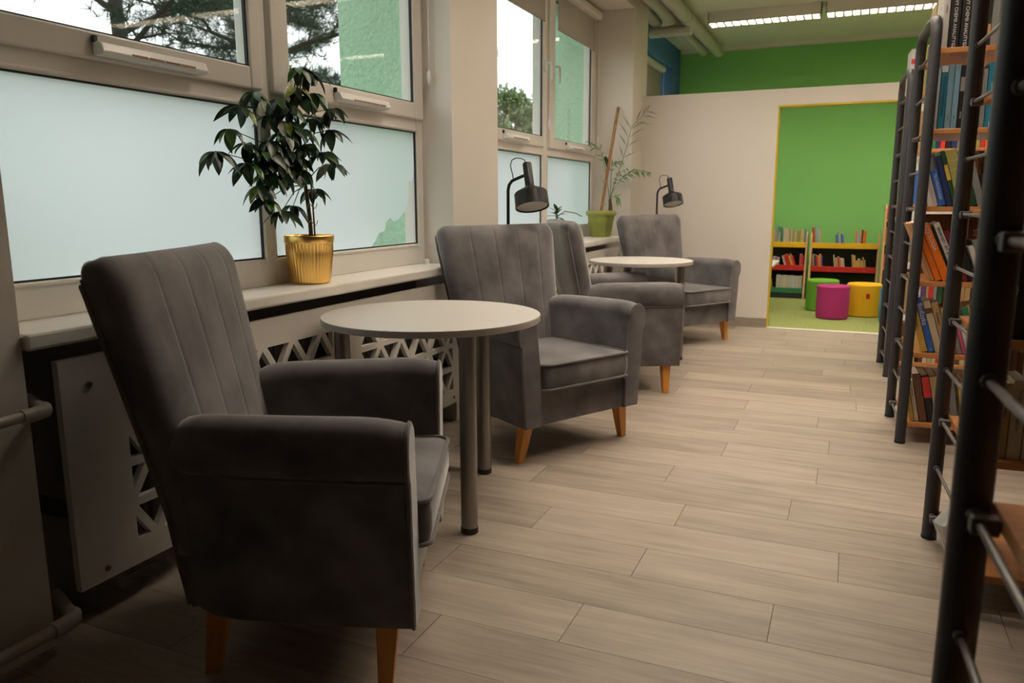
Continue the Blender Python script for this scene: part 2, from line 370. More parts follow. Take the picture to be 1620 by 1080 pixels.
# ------------------------------------------------------------------ roller blinds
def blind(label, X, ya, yb, zbot, ztop, chain_y, chain_z):
    t = thing('roller_blind', label, 'blind', (X, (ya+yb)/2, zbot)); L = yb-ya
    bm = BM(); box(bm, -.0015, .0015, -L/2, L/2, .012, ztop-zbot); obj('fabric', bm, M_blind, t)
    bm = BM(); box(bm, -.006, .006, -L/2, L/2, 0, .014); obj('bottom_bar', bm, M_blind, t, bevel=.002)
    bm = BM(); prism(bm, [(-.012, 0), (.045, 0), (.06, .02), (.06, .05), (.045, .07), (-.012, .07)], -L/2-.012, L/2+.012, 'y'); obj('cassette', bm, M_frame, t, bevel=.004, loc=(0, 0, ztop-zbot-.04))
    bm = BM(); y = chain_y-(ya+yb)/2; tube(bm, [(.03, y, ztop-zbot-.02), (.03, y+.004, (chain_z+ztop)/2-zbot), (.03, y+.002, chain_z-zbot)], .0022, 6); obj('pull_chain', bm, M_plastic, t)
    bm = BM(); lathe(bm, [(.003, .0), (.010, .012), (.012, .03), (.010, .055), (.003, .07)], 12); obj('chain_weight', bm, M_plastic, t, smooth=True, loc=(.03, y+.002, chain_z-zbot-.07))
    return t
blind('grey roller blind half lowered over the left sash of the far window', -2.170, 4.62, 5.63, 2.445, 2.74, 5.655, 1.75)
blind('grey roller blind half lowered over the right sash of the far window', -2.170, 5.915, 6.86, 2.440, 2.74, 6.885, 1.72)
blind('rolled-up blind whose white pull chain hangs beside the near window', -2.005, 2.53, 3.48, 2.62, 2.74, 3.525, 1.79)
blind('cream roller blind behind the partition, in the blue window wall', -2.245, 7.84, 9.74, 2.20, 2.715, 9.76, 2.3)

# ------------------------------------------------------------------ ceiling lamps
def lamp_fixture(x, y, L, label):
    t = thing('ceiling_lamp', label, 'ceiling lamp', (x, y, CEIL-.11), 0, 'louvred ceiling lamps')
    bm = BM(); prism(bm, [(-.10, 0), (-.092, 0), (-.07, .095), (.07, .095), (.092, 0), (.10, 0), (.10, .11), (-.10, .11)], 0, L, 'x'); box(bm, 0, .006, -.1, .1, 0, .11); box(bm, L-.006, L, -.1, .1, 0, .11)
    obj('housing', bm, M_lampw, t)
    bm = BM(); box(bm, .012, L-.012, -.072, .072, .042, .048); obj('light_tube', bm, M_tube, t)
    n = 14
    for i in range(n+1):
        bm = BM(); xx = .008+(L-.016)*i/n; box(bm, xx-.009, xx+.009, -.089, .089, -.004, .036); obj('louvre_blade', bm, M_lampw, t)
    return t
k = 0
for y, rn in ((8.42, 'in the row above the children\'s corner'), (6.0, 'in the row above the far armchairs'), (4.45, 'in the row above the second armchair'), (3.0, 'in the added row above the near table')):  # row above the near table is unseen, added to brighten the window frames
    for i, x in enumerate((-1.46, -.36, .74, 1.84, 2.94)):
        if (y == 3.0 and i > 1) or (y == 4.45 and i > 2) or i > 3: continue
        lamp_fixture(x, y, 1.06, 'louvred white fluorescent lamp '+rn+', '+['first', 'second', 'third', 'fourth', 'fifth'][i]+' from the windows')

# ================================================================== ARMCHAIRS
def tri_round(bm): pass
def make_chair(label, loc, rz):
    t = thing('armchair', label, 'armchair', (loc[0], loc[1], 0), rz, 'grey velvet armchairs')
    Z0 = .170
    # ---- arms (also the chair's sides)
    def prof(x, s, grow=0):
        f = (x+.215)/(.344+.215); f = max(0, min(1, f))
        dy = -.062*(1-f)**1.4                      # narrower towards the back
        zb = Z0
        if x < -.08:
            q = (-.08-x)/.135; zb = Z0+.075*(1-math.sqrt(max(0, 1-min(1, q)**2)))
        zt = -.006*(1-f)
        P = [(.262, zb), (.262, .31), (.272, .45), (.285, .56), (.291, .605)]
        fx = max(0, (x-.22)/.125); zt -= .014*fx**2.5; q2 = max(0, min(1, (-.08-x)/.135))**3; zt -= .042*q2; dy -= .028*q2
        P += [(.3395+.0515*math.cos(a), .626+.052*math.sin(a)+zt) for a in [PI-i*PI/9 for i in range(10)]]
        P += [(.392, .598), (.391, .570), (.384, .548), (.3735, .538), (.372, .528), (.368, .44), (.360, .33), (.353, .24), (.350, zb+.012), (.345, zb)]
        P = [(p[0]+dy+(grow*(1 if p[0] > .33 else -1)), p[1]) for p in P]
        return P
    xs = [-.215, -.205, -.19, -.165, -.13, -.08, 0, .08, .16, .24, .28, .31, .330, .342]
    for s in (1, -1):
        bm = BM(); loft(bm, [[(x, s*p[0], p[1]) for p in prof(x, s)] for x in xs])
        a = obj('arm', bm, M_velvet, t, smooth=True)
        bm = BM(); P = prof(.345, s); c = (.325, .42)
        secs = []
        for x, sh in ((.338, 1), (.350, 1), (.355, .985), (.358, .95)):
            secs.append([(x, s*(c[0]+(p[0]-c[0])*sh), c[1]+(p[1]-c[1])*(1-(1-sh)*.35)) for p in P])
        loft(bm, secs); obj('front_panel', bm, M_velvet, a, smooth=True)
        bm = BM(); pp = [(.352, s*(p[0]), p[1]) for p in P[1:]]; tube(bm, pp, .0048, 8)
        pp = [(x, s*(prof(x, s)[19][0]+.001), .534-.05*max(0, (-.02-x)/.2)**2*-1.2) for x in (-.16, -.13, -.10, -.05, 0, .1, .2, .3, .344)]; tube(bm, pp, .0055, 6)
        obj('piping', bm, M_piping, a, smooth=True)
    # ---- base between the arms
    bm = BM(); side = [(.335, Z0), (.338, .25), (.335, .345), (-.2, .345), (-.215, .30), (-.205, .24), (-.175, .195), (-.12, Z0+.004), (0, Z0)]
    secs = []
    for y in (-.275, -.2, -.1, 0, .1, .2, .275):
        k_ = 1
        secs.append([(p[0] if p[0] > 0 else p[0], y*(1 if p[0] > -.1 else .92), p[1]) for p in side])
    loft(bm, secs); obj('base', bm, M_velvet, t, smooth=True)
    # ---- seat cushion
    def rr_loop(x0, x1, hy, r, z, inset=0, crown=0):
        pts = []; x0 += inset; x1 -= inset; hy -= inset
        for (cx, cy, a0) in ((x1-r, hy-r, 0), (x0+r, hy-r, PI/2), (x0+r, -hy+r, PI), (x1-r, -hy+r, 1.5*PI)):
            for i in range(5): a = a0+PI/2*i/4; pts.append((cx+r*math.cos(a), cy+r*math.sin(a), z))
        return pts
    bm = BM(); cfg = [(.334, .012), (.338, .002), (.37, -.004), (.41, -.004), (.444, .002), (.450, .010), (.456, .04), (.464, .10), (.468, .16)]
    loft(bm, [rr_loop(-.17, .384, .258, .035 if i_ < .1 else .03, z, i_) for z, i_ in cfg]); se = obj('seat_cushion', bm, M_velvet, t, smooth=True)
    bm = BM(); tube(bm, rr_loop(-.17, .386, .260, .035, .447), .006, 8, closed=True); tube(bm, rr_loop(-.17, .386, .260, .035, .337), .006, 8, closed=True); obj('piping', bm, M_piping, se, smooth=True)
    # ---- backrest
    seams = (-.6, -.2, .2, .6)
    us = sorted(set([-1, -.97, -.92, -.85, -.78, -.7, -.5, -.4, -.3, -.1, 0, .1, .3, .4, .5, .7, .78, .85, .92, .97, 1]+[s_+d for s_ in seams for d in (-.05, -.018, -.007, 0, .007, .018, .05)]))
    def sec(z):
        f = (z-.40)/(1.03-.40)
        xf = -.135-.125*max(f, 0)**1.1; th = .088+.012*f; hw = .296+.062*f if f > 0 else .296
        rt_ = 0
        if z > .965:
            q = (z-.965)/.068; q = min(1, q); rt_ = 1-math.sqrt(max(0, 1-q*q))
        hw2 = hw-.045*rt_; front = []
        for u in us:
            e = max(0, (abs(u)-.80)/.20); rd = 1-math.sqrt(max(0, 1-e**2.2))
            x = xf+.018*(1-u*u)-.045*rd*(1-.8*rt_)
            for s_ in seams:
                d = abs(u-s_)
                if d < .019: x -= .0021*(1-d/.019)*(1-.7*rt_)
            x -= rt_*.040
            front.append((x, u*hw2, z))
        xr = xf-th
        back = [(xr+.012*(abs(u) > .97)+rt_*.022, u*(hw2-.004), z-.010*rt_) for u in (1, .96, .5, 0, -.5, -.96, -1)]
        return front+back
    zs = [.33, .42, .5, .58, .66, .74, .82, .90, .95, .965, .985, 1.003, 1.016, 1.025, 1.031, 1.033]
    bm = BM(); loft(bm, [sec(z) for z in zs]); bk = obj('backrest', bm, M_velvet, t, smooth='full')
    # rear shell that runs down to the base, with piping around it
    def shell(z):
        f = (z-.40)/.63; xr = -.135-.125*max(f, 0)**1.1-(.088+.012*f)+.006; hw = .296+.062*f
        if z < .40: xr = -.217+.030*((.40-z)/.23)**1.3; hw = .296-.012*(.40-z)/.23
        return xr, hw
    bm = BM(); secs = []
    for z in (.19, .24, .30, .36, .42, .5, .6, .7, .8, .9, .96, .985):
        x, h = shell(z); h -= .004; secs.append([(x-.008, h-.02, z), (x-.010, h*.5, z), (x-.011, 0, z), (x-.010, -h*.5, z), (x-.008, -h+.02, z), (x, -h, z), (x+.03, -h+.01, z), (x+.03, h-.01, z), (x, h, z)])
    loft(bm, secs); rs = obj('rear_panel', bm, M_velvet, t, smooth=True)
    bm = BM(); pp = [];
    for s in (1, -1):
        q = [(shell(z)[0]-.002, s*(shell(z)[1]-.004), z) for z in (.20, .3, .42, .6, .8, .92, .97)]
        pp += q if s == 1 else q[::-1]
    tube(bm, pp, .006, 8); obj('piping', bm, M_piping, rs, smooth=True)
    # ---- legs
    for (x, y, tx, ty) in ((.279, .326, .285, .292), (.279, -.326, .285, -.292), (-.165, .246, -.135, .240), (-.165, -.246, -.135, -.240)):
        bm = BM(); a, b = .0165, .028
        loft(bm, [[(x+i*a, y+j*a, 0) for i, j in ((1, 1), (-1, 1), (-1, -1), (1, -1))], [(tx+i*b, ty+j*b, Z0+.012) for i, j in ((1, 1), (-1, 1), (-1, -1), (1, -1))]])
        obj('leg', bm, M_leg, t, bevel=.003)
    return t
CH = [((-1.329, 1.606), 23.1, 'grey velvet armchair in the foreground left, its right side to us, before the near table'),
      ((-1.38, 3.469), -28.4, 'grey velvet armchair behind the near round table, its seat turned to us'),
      ((-1.379, 4.693), 32.4, 'grey velvet armchair in the middle, seen from its side and rear, before the far table'),
      ((-1.317, 6.442), -31.2, 'grey velvet armchair farthest away, by the white partition under a black lamp')]
for p, a, l in CH: make_chair(l, p, R(a))

# ================================================================== TABLES
def table(label, c, legs, dia=.885):
    t = thing('round_table', label, 'table', (c[0], c[1], 0), 0)
    zt = .735
    bm = BM(); lathe(bm, [(dia/2-.002, zt-.024), (dia/2, zt-.022), (dia/2, zt-.002), (dia/2-.002, zt)], 72)
    for f in bm.faces: f.material_index = 0 if abs(f.calc_center_median().z-zt) < .001 and len(f.verts) > 8 else 1
    obj('tabletop', bm, [M_top, M_edge], t)
    for x, y in legs:
        bm = BM(); lathe(bm, [(.0295, .022), (.0295, zt-.024)], 28); lg = obj('leg', bm, M_steel, t, smooth=True, loc=(x-c[0], y-c[1], 0))
        bm = BM(); lathe(bm, [(.027, 0), (.031, .003), (.031, .022), (.029, .024)], 28); obj('foot', bm, M_blackp, lg, smooth=True)
    return t
table('round light grey table with steel tube legs in front of the two nearest armchairs', (-1.42, 2.518), ((-1.163, 2.300), (-1.375, 2.868), (-1.745, 2.40)), .815)
table('round light grey table standing between the two farthest armchairs', (-1.352, 5.414), ((-1.10, 5.60), (-1.40, 5.235), (-1.63, 5.556)), .725)

# ================================================================== RADIATOR COVERS
def cover(label, X, Y0, groups, yend):
    t = thing('radiator_cover', label, 'radiator cover', (X, Y0, 0), 0)
    x0, x1 = -.022, 0.0; zb, zt = .105, .745; ph = .122; zr = [.17+ph*i for i in range(5)]
    bm = BM(); prev = 0
    def bx(ya, yb, za, zc): box(bm, x0, x1, ya-Y0, yb-Y0, za, zc)
    bx(Y0, yend, zr[4], zt); bx(Y0, yend, zb, zr[0])
    edges = [Y0]+[e for g in groups for e in g]+[yend]
    for i in range(0, len(edges), 2): bx(edges[i], edges[i+1], zr[0], zr[4])
    def tri(p):
        # a lattice triangle: frame of the outer triangle minus an inset one
        pts = [Vector((q[0], q[1])) for q in p]; a, b, c = pts
        la, lb, lc = (b-c).length, (c-a).length, (a-b).length; per = la+lb+lc; I = (a*la+b*lb+c*lc)/per
        area = abs((b-a).cross(c-a))/2; inr = 2*area/per; k = max(.05, 1-.0125/inr); ins = [I+(q-I)*k for q in pts]
        vs = {}
        for nm, xx, src in (('of', x1, pts), ('if', x1, ins), ('ob', x0, pts), ('ib', x0, ins)): vs[nm] = [bm.verts.new((xx, q.x-Y0, q.y)) for q in src]
        fs = []
        for i in range(3):
            j = (i+1) % 3
            fs.append(bm.faces.new((vs['of'][i], vs['of'][j], vs['if'][j], vs['if'][i]))); fs.append(bm.faces.new((vs['ob'][j], vs['ob'][i], vs['ib'][i], vs['ib'][j])))
            fs.append(bm.faces.new((vs['if'][i], vs['if'][j], vs['ib'][j], vs['ib'][i])))
        bmesh.ops.recalc_face_normals(bm, faces=fs)
    for ya, yb in groups:
        n = round((yb-ya)/.175); cw = (yb-ya)/n
        for r in range(4):
            za, zc = zr[r], zr[r+1]; flip = r % 2
            lo, hi = (za, zc) if flip else (zc, za)      # base side, apex side
            for c in range(n): tri([(ya+c*cw, lo), (ya+(c+1)*cw, lo), (ya+(c+.5)*cw, hi)])
            for c in range(n-1): tri([(ya+(c+.5)*cw, hi), (ya+(c+1.5)*cw, hi), (ya+(c+1)*cw, lo)])
            tri([(ya, lo), (ya, hi), (ya+.5*cw, hi)]); tri([(yb, lo), (yb, hi), (yb-.5*cw, hi)])
    obj('panel', bm, M_rad, t)
    for y in (Y0+.085, yend-.03):
        for z in (.668, .138):
            bm = BM(); lathe(bm, [(.009, 0), (.009, .003), (.006, .005)], 12); obj('screw', bm, M_screw, t, loc=(0, y-Y0, z), rot=(0, PI/2, 0))
    for ya in (.02, yend-Y0-.045):
        bm = BM(); box(bm, -.2, x0, ya, ya+.025, .30, .34); obj('bracket', bm, M_dark, t)
    return t
cover('white radiator cover with triangle cut-outs below the near window sill', -1.852, 1.325, ((1.505, 2.50), (2.655, 3.51)), 3.530)
cover('white radiator cover with triangle cut-outs below the far window sill', -1.90, 4.40, ((4.58, 5.455), (5.60, 6.65)), 6.80)
def radiator(label, X, ya, yb):
    t = thing('radiator', label, 'radiator', (X, ya, .16))
    bm = BM(); box(bm, -.05, .05, 0, yb-ya, 0, .5)
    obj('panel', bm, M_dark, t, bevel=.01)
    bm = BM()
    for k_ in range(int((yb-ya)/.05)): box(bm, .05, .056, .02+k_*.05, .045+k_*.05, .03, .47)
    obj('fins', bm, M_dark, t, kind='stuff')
radiator('dark radiator panel behind the near white cover', -1.99, 1.62, 3.4)
radiator('dark radiator panel behind the far white cover', -2.07, 4.7, 6.6)
for i, (z, y1, r, lab) in enumerate(((.640, 1.258, .0135, 'upper painted heating pipe bending round the pillar edge at far left'), (.072, 1.272, .016, 'lower painted heating pipe near the floor at far left'))):
    t = thing('heating_pipe', lab, 'pipe', (-1.80, -.5, z))
    bm = BM(); L = y1+.5; tube(bm, [(0, 0, 0), (0, L-.05, 0), (-.004, L-.02, 0), (-.018, L-.004, 0), (-.05, L+.01, 0), (-.17, L+.06, 0)], r, 12); obj('tube', bm, M_pipe, t, smooth=True)
    bm = BM(); tube(bm, [(0, L-.075, 0), (0, L-.045, 0), (-.006, L-.012, 0), (-.03, L+.004, 0)], r*1.35, 12); obj('elbow', bm, M_pipe, t, smooth=True)

# ================================================================== FLOOR LAMPS
def floor_lamp(label, c):
    t = thing('floor_lamp', label, 'floor lamp', (c[0], c[1], 0), 0)
    bm = BM(); lathe(bm, [(.115, 0), (.118, .004), (.118, .014), (.113, .018), (.012, .020), (.010, .03)], 36); obj('base', bm, M_black, t, smooth=True)
    bm = BM(); tube(bm, [(0, 0, .018), (0, 0, .7), (0, 0, 1.205), (.006, 0, 1.232), (.022, 0, 1.252), (.045, 0, 1.262), (.11, 0, 1.286)], .0085, 12); obj('pole', bm, M_black, t, smooth=True)
    bm = BM(); tilt = R(14)
    lathe(bm, [(.006, .075), (.022, .074), (.024, .070), (.024, -.052), (.030, -.058)], 28); sk = obj('socket', bm, M_black, t, smooth=True, loc=(.116, 0, 1.272), rot=(R(-15), -tilt, 0))
    bm = BM(); lathe(bm, [(.024, -.050), (.034, -.060), (.080, -.084), (.0855, -.090), (.0875, -.165), (.0845, -.165), (.082, -.093), (.03, -.066), (.001, -.064)], 40)
    for f in bm.faces:
        cc = f.calc_center_median(); rad = math.hypot(cc.x, cc.y)
        f.material_index = 0
    obj('shade', bm, M_black, t, smooth=True, loc=(.116, 0, 1.272), rot=(R(-15), -tilt, 0))
    bm = BM(); lathe(bm, [(.0815, -.150), (.0815, -.158), (.001, -.158)], 40); obj('diffuser', bm, M_shade_in, t, smooth=True, loc=(.116, 0, 1.272), rot=(R(-15), -tilt, 0))
    bm = BM(); tube(bm, [(.03, 0, 1.262), (.026, .0, 1.285), (.018, 0, 1.31), (.014, 0, 1.335), (.022, 0, 1.358), (.045, 0, 1.368), (.072, 0, 1.366), (.092, 0, 1.358), (.099, 0, 1.342)], .0028, 6); obj('cable', bm, M_blackp, t, smooth=True)
    return t
floor_lamp('black floor lamp with drum shade behind the second armchair', (-1.662, 3.785))
floor_lamp('black floor lamp with drum shade standing by the white partition', (-1.598, 6.93))

# ================================================================== POTTED UMBRELLA TREE
def pxray(px, py):
    d = rt2*((px-810)/FPX)+up2*(-(py-540)/FPX)+fw
    return d
def leaflet_mesh(name, L, W, mt, fold=.35, droop=.25):
    bm = BM(); n = 7; mid = []; le = []; ri = []
    for i in range(n+1):
        f = i/n; wd = W/2*math.sin(PI*min(1, f**.85*1.0))**.8 if 0 < f < 1 else .0004
        z = -droop*L*f*f
        mid.append(bm.verts.new((f*L, 0, z))); le.append(bm.verts.new((f*L, wd, z+fold*wd))); ri.append(bm.verts.new((f*L, -wd, z+fold*wd)))
    for i in range(n):
        bm.faces.new((mid[i], mid[i+1], le[i+1], le[i])); bm.faces.new((ri[i], ri[i+1], mid[i+1], mid[i]))
    me = bpy.data.meshes.new(name); bm.to_mesh(me); bm.free(); me.materials.append(mt)
    for p in me.polygons: p.use_smooth = True
    return me
potc = Vector((-1.948, 2.492, .832))
t = thing('potted_umbrella_tree', 'bushy umbrella tree in a ribbed gold pot on the near window sill', 'potted plant', potc)
bm = BM(); nr = 252
lathe(bm, [(.066, 0), (.073, .004), (.0785, .016), (.0885, .12), (.0925, .158), (.0945, .160), (.0965, .163), (.0972, .185), (.096, .189), (.092, .187), (.090, .158), (.075, .02), (.001, .02)], nr, rib=lambda k, r, z: r+(.0030*math.cos(2*PI*k/nr*42) if .01 < z < .15 and r > .0785 else 0))
obj('pot', bm, M_gold, t, smooth='full')
bm = BM(); lathe(bm, [(.089, .150), (.05, .156), (.001, .158)], 24); obj('soil', bm, M_soil, t)
# stem heights follow the photograph: pot rim up to the crown
bm = BM(); tube(bm, [(.012, .0, .15), (.006, .004, .25), (-.004, .002, .36), (-.012, -.004, .46), (-.02, 0, .56), (-.03, .004, .66), (-.035, .01, .74)], [.0085, .008, .0075, .0065, .006, .005, .003], 8); obj('stem', bm, M_bark, t, smooth=True)
bm = BM(); tube(bm, [(.026, .006, .15), (.022, .006, .3), (.017, .006, .42)], .0035, 6); obj('support_stick', bm, M_bamboo, t)
for z in (.235, .30):
    bm = BM(); tube(bm, [(.012+.02*math.cos(a)+.008, .004+.016*math.sin(a), z+.01*math.sin(3*a)) for a in [i*PI/6 for i in range(12)]], .0016, 5, closed=True); obj('tie', bm, M_twine, t)
CL = [(345,260),(385,275),(330,330),(185,350),(135,400),(100,480),(48,560),(160,530),(250,430),(345,360),(400,350),(462,405),(455,480),(430,560),(462,600),(395,440),(300,450),(240,520),(300,550),(205,590),(160,600),(205,680),(235,730),(290,640),(350,620),(335,580),(385,530),(285,770),(325,750),(400,690),(350,480),(240,640),(270,590),(310,400),(270,370),(290,490),(250,560),(320,470),(220,560),(350,540),(300,610)]
lm = [leaflet_mesh('leaflet_dark', .078, .032, M_leafd), leaflet_mesh('leaflet_dark_small', .062, .027, M_leafd), leaflet_mesh('leaflet_green', .066, .029, M_leafm), leaflet_mesh('leaflet_variegated', .064, .028, M_leafy)]
rng = random.Random(11); nleaf = 0
camp = Vector((0, 0, 1.15))
for ci, (cx, cy) in enumerate(CL):
    px, py = cx/2.25+320, cy/2.25
    d = pxray(px, py)
    edge = math.hypot((px-440)/110, (py-240)/130); jit = rng.uniform(-1, 1)*.12*max(.15, 1-edge*.6)
    dep = (potc-camp).dot(fw)+jit+ (-.02)
    P = camp+d*(dep/d.dot(fw)); lim = -1.955+rng.uniform(0, .03)
    if P.x < lim: P = camp+d*(lim/d.x)
    q = P-potc; q.z += .02
    zst = max(.38, min(.72, q.z-.05-.10*math.hypot(q.x, q.y)*2)); base = Vector((-.012-(zst-.46)*.1, 0, zst))
    mid = (base+q)/2+Vector((0, 0, .02))
    bm = BM(); tube(bm, [base, mid, q], [.003, .002, .0016], 5); obj('branch', bm, M_leafm, t)
    out = Vector((q.x, q.y, 0)); out = out.normalized() if out.length > .03 else Vector((rng.uniform(-1, 1), rng.uniform(-1, 1), 0)).normalized()
    az0 = math.atan2(out.y, out.x); n = rng.choice((7, 7, 8)) if ci > 1 else 7
    for k in range(n):
        a = az0+(k-(n-1)/2)*2*PI/n*.92; w_ = math.cos(a-az0)
        pitch = R(rng.uniform(12, 42))+R(18)*(1-w_)*.5        # droop
        me = lm[rng.choices((0, 1, 2, 3), (5, 4, 3 if q.z > .5 else 1.4, 1.6 if ci in (4, 5, 16, 21, 22, 31, 13) else .25))[0]]
        o = bpy.data.objects.new('leaf', me); COL.objects.link(o); o.parent = t; o.location = q+Vector((math.cos(a), math.sin(a), -.1))*.006
        o.rotation_euler = Euler((rng.uniform(-.5, .5), pitch, a)); s_ = rng.uniform(.98, 1.32); o.scale = (s_, s_, s_); nleaf += 1
        wp = potc+q
        if wp.x+math.cos(a)*.07 < -2.02: o.rotation_euler = Euler((0, R(82), a))

# ================================================================== PALM AND SMALL PLANT
pp = Vector((-2.045, 6.705, .832))
t = thing('potted_palm', 'sparse palm tied to a brown stake in an olive green pot on the far sill', 'potted plant', pp)
bm = BM(); nr = 96
lathe(bm, [(.080, 0), (.086, .004), (.115, .185), (.127, .187), (.133, .192), (.135, .222), (.132, .230), (.126, .230), (.122, .2), (.085, .02), (.001, .02)], nr, rib=lambda k, r, z: r+(.003*math.cos(2*PI*k/nr*24) if .003 < z < .187 and r > .083 else 0))
obj('pot', bm, M_potg, t, smooth='full')
bm = BM(); lathe(bm, [(.122, .200), (.05, .207), (.001, .208)], 24); obj('soil', bm, M_soil, t)
def P6(px, py, off=0):
    d = pxray(px, py); dep = (pp-camp).dot(fw)+off; q = camp+d*(dep/d.dot(fw)); return q-pp
def c6(x, y): return P6(780+x/4.696, 200+y/4.696)
def c6b(x, y): return P6(680+x/2.7, y/2.7)
bm = BM(); tube(bm, [c6(800, 640), c6b(805, 458)], .0135, 8); obj('stake', bm, M_bamboo, t, smooth=True)
bm = BM()
for (x, y) in ((830, 405), (835, 418), (820, 580)):
    c = c6(x, y); tube(bm, [c+Vector((.022*math.cos(a), .022*math.sin(a), .006*math.sin(2*a))) for a in [i*PI/5 for i in range(10)]], .003, 5, closed=True)
obj('tie', bm, M_twine, t)
bm = BM(); tube(bm, [c6(873, 640), c6(872, 580), c6(868, 540)], [.02, .017, .012], 8); obj('trunk', bm, M_bark, t, smooth=True)
def frond(pts, nl, ll, wl=.012, off=0, dirs=None):
    bm = BM(); ps = [Vector(p) for p in pts]
    fine = []
    for i in range(len(ps)-1):
        for k_ in range(8): f = k_/8; fine.append(ps[i].lerp(ps[i+1], f))
    fine.append(ps[-1]); N = len(fine)
    tube(bm, fine, [.0042-.003*i/N for i in range(N)], 5)
    for k_ in range(nl):
        f = .45+.55*k_/(nl-1); i = min(N-2, int(f*(N-1))); p = fine[i]; d = (fine[i+1]-fine[i]).normalized()
        s_ = d.cross(rt2.cross(Vector((0, 0, 1)))).normalized()
        l = ll*(1-.45*abs(f-.65)/.35)
        for sg in (1, -1):
            e = (d*.95+s_*sg*.55+Vector((0, 0, -.25))+Vector((random.uniform(-.1, .1), random.uniform(-.15, .15), 0))).normalized()
            n_ = e.cross(Vector((.3, -.9, .2))).normalized()
            a, b, c, g = p, p+e*l*.4+n_*wl*.5, p+e*l+Vector((0, 0, -.02)), p+e*l*.4-n_*wl*.5
            bm.faces.new([bm.verts.new(q) for q in (a, b, c, g)])
    return obj('frond', bm, M_palm, t)
frond([c6(868, 545), c6(905, 420), c6b(838, 640), c6b(862, 540), c6b(935, 470)], 7, .20, .009)
frond([c6(868, 545), c6(890, 480), c6(960, 385), c6(1050, 325), c6(1165, 345)], 12, .075, .015)
frond([c6(866, 545), c6(850, 420), c6(830, 290), c6(790, 160), c6(720, 130), c6(650, 205)], 9, .09)
frond([c6(868, 545), c6(875, 430), c6(880, 300), c6(895, 270), c6(960, 262)], 6, .07)
frond([c6(870, 560), c6(890, 520), c6(920, 515), c6(935, 565)], 5, .07)
frond([c6(870, 560), c6(885, 480), c6(905, 410), c6(930, 350), c6(1000, 315)], 6, .06)
bm = BM()
a, b = c6(850, 310), c6(835, 225)
for k_ in (0,): 
    v = [a+Vector((-.006, 0, 0)), a+Vector((.02, 0, -.01)), (a+b)/2+Vector((.035, 0, 0)), b+Vector((.006, 0, .005)), b+Vector((-.02, 0, 0)), (a+b)/2+Vector((-.012, 0, 0))]
    f = bm.faces.new([bm.verts.new(q) for q in v]); bmesh.ops.solidify(bm, geom=[f], thickness=.002)
obj('leaf', bm, M_leafm, t)

sp = Vector((-2.03, 5.52, .832))
t = thing('potted_succulent', 'small leafy green plant peeping over the middle armchair, on the far sill', 'potted plant', sp)
bm = BM(); lathe(bm, [(.05, 0), (.054, .004), (.068, .115), (.070, .118), (.070, .13), (.065, .13), (.05, .02), (.001, .02)], 32); obj('pot', bm, M_potg, t, smooth=True)
bm = BM(); lathe(bm, [(.064, .115), (.001, .12)], 20); obj('soil', bm, M_soil, t)
bm = BM(); tube(bm, [(0, 0, .11), (.004, 0, .19), (0, 0, .25)], .006, 6); obj('stem', bm, M_leafm, t)
ml = leaflet_mesh('broad_leaf', .075, .036, M_leafm, .2, .2)
for k_ in range(16):
    o = bpy.data.objects.new('leaf', ml); COL.objects.link(o); o.parent = t; o.location = (0, 0, .16+.006*k_); o.rotation_euler = (0, R(30-6.0*k_), k_*2.4); o.scale = (1.5-.045*k_,)*3
bm = BM(); tube(bm, [(0, 0, .2), (.05, .05, .24), (.12, .10, .225), (.16, .12, .2)], .004, 5); obj('runner', bm, M_leafm, t)
bm = BM(); lathe(bm, [(.014, 0), (.014, .022), (.011, .026), (.001, .027)], 16); obj('plastic_cap', bm, M_plastic, w1, smooth=True, loc=(-1.985, 3.475, .832))  # small loose plastic cap lying on the near sill

# ================================================================== BOOKSHELVES
LV = [.092, .430, .767, 1.108, 1.450, 1.795]
TILT = R(3.0)
def shelf_unit(label, o2, L=1.25, D=.49):
    t = thing('bookshelf', label, 'bookshelf', (o2[0], o2[1], 0), TILT)
    H = 1.935
    for xe in (0, L):
        bm = BM(); r = .07
        path = [(xe, 0, .0), (xe, 0, .6), (xe, 0, 1.2), (xe, 0, H-r)]+[(xe, r-r*math.cos(a), H-r+r*math.sin(a)) for a in (R(22), R(45), R(68), R(90))]
        path += [(xe, D-r, H)]+[(xe, D-r+r*math.sin(a), H-r+r*math.cos(a)) for a in (R(22), R(45), R(68), R(90))]+[(xe, D, 1.2), (xe, D, .6), (xe, D, .0)]
        # oval tube, split into two posts joined by the bow
        h = len(path)//2
        tube(bm, path, .0235, 14); fr = obj('end_frame', bm, M_post, t, smooth=True)
        for y in (0, D):
            bm = BM(); lathe(bm, [(.024, 0), (.025, .002), (.025, .012)], 14); obj('foot', bm, M_blackp, fr, loc=(xe, y, 0))
        sx = 1 if xe == 0 else -1
        for i, z in enumerate(LV):
            for zz, clamp in ((z, True), (z+.171, False)):
                if zz > 1.9: continue
                bm = BM(); xx = xe
                tube(bm, [(xx, -.004, zz-.004), (xx, D+.004, zz-.004)], .0055, 8)
                for y in (.024, D-.024): tube(bm, [(xx, y-.008, zz-.004), (xx, y+.008, zz-.004)], .010, 8)
                ru = obj('rung', bm, M_rung, t, smooth=True)
                if clamp:
                    for y in (.05, D-.05):
                        bm = BM(); box(bm, xx-.010, xx+sx*.022, y-.011, y+.011, zz-.017, zz+.006); obj('clamp', bm, M_rung, ru, bevel=.003)
    for z in LV:
        bm = BM(); box(bm, .022, L-.022, .006, D-.006, z-.0115, z+.0115); obj('shelf', bm, M_board, t, bevel=.003)
    return t, Vector((o2[0], o2[1], 0))
UN = {}
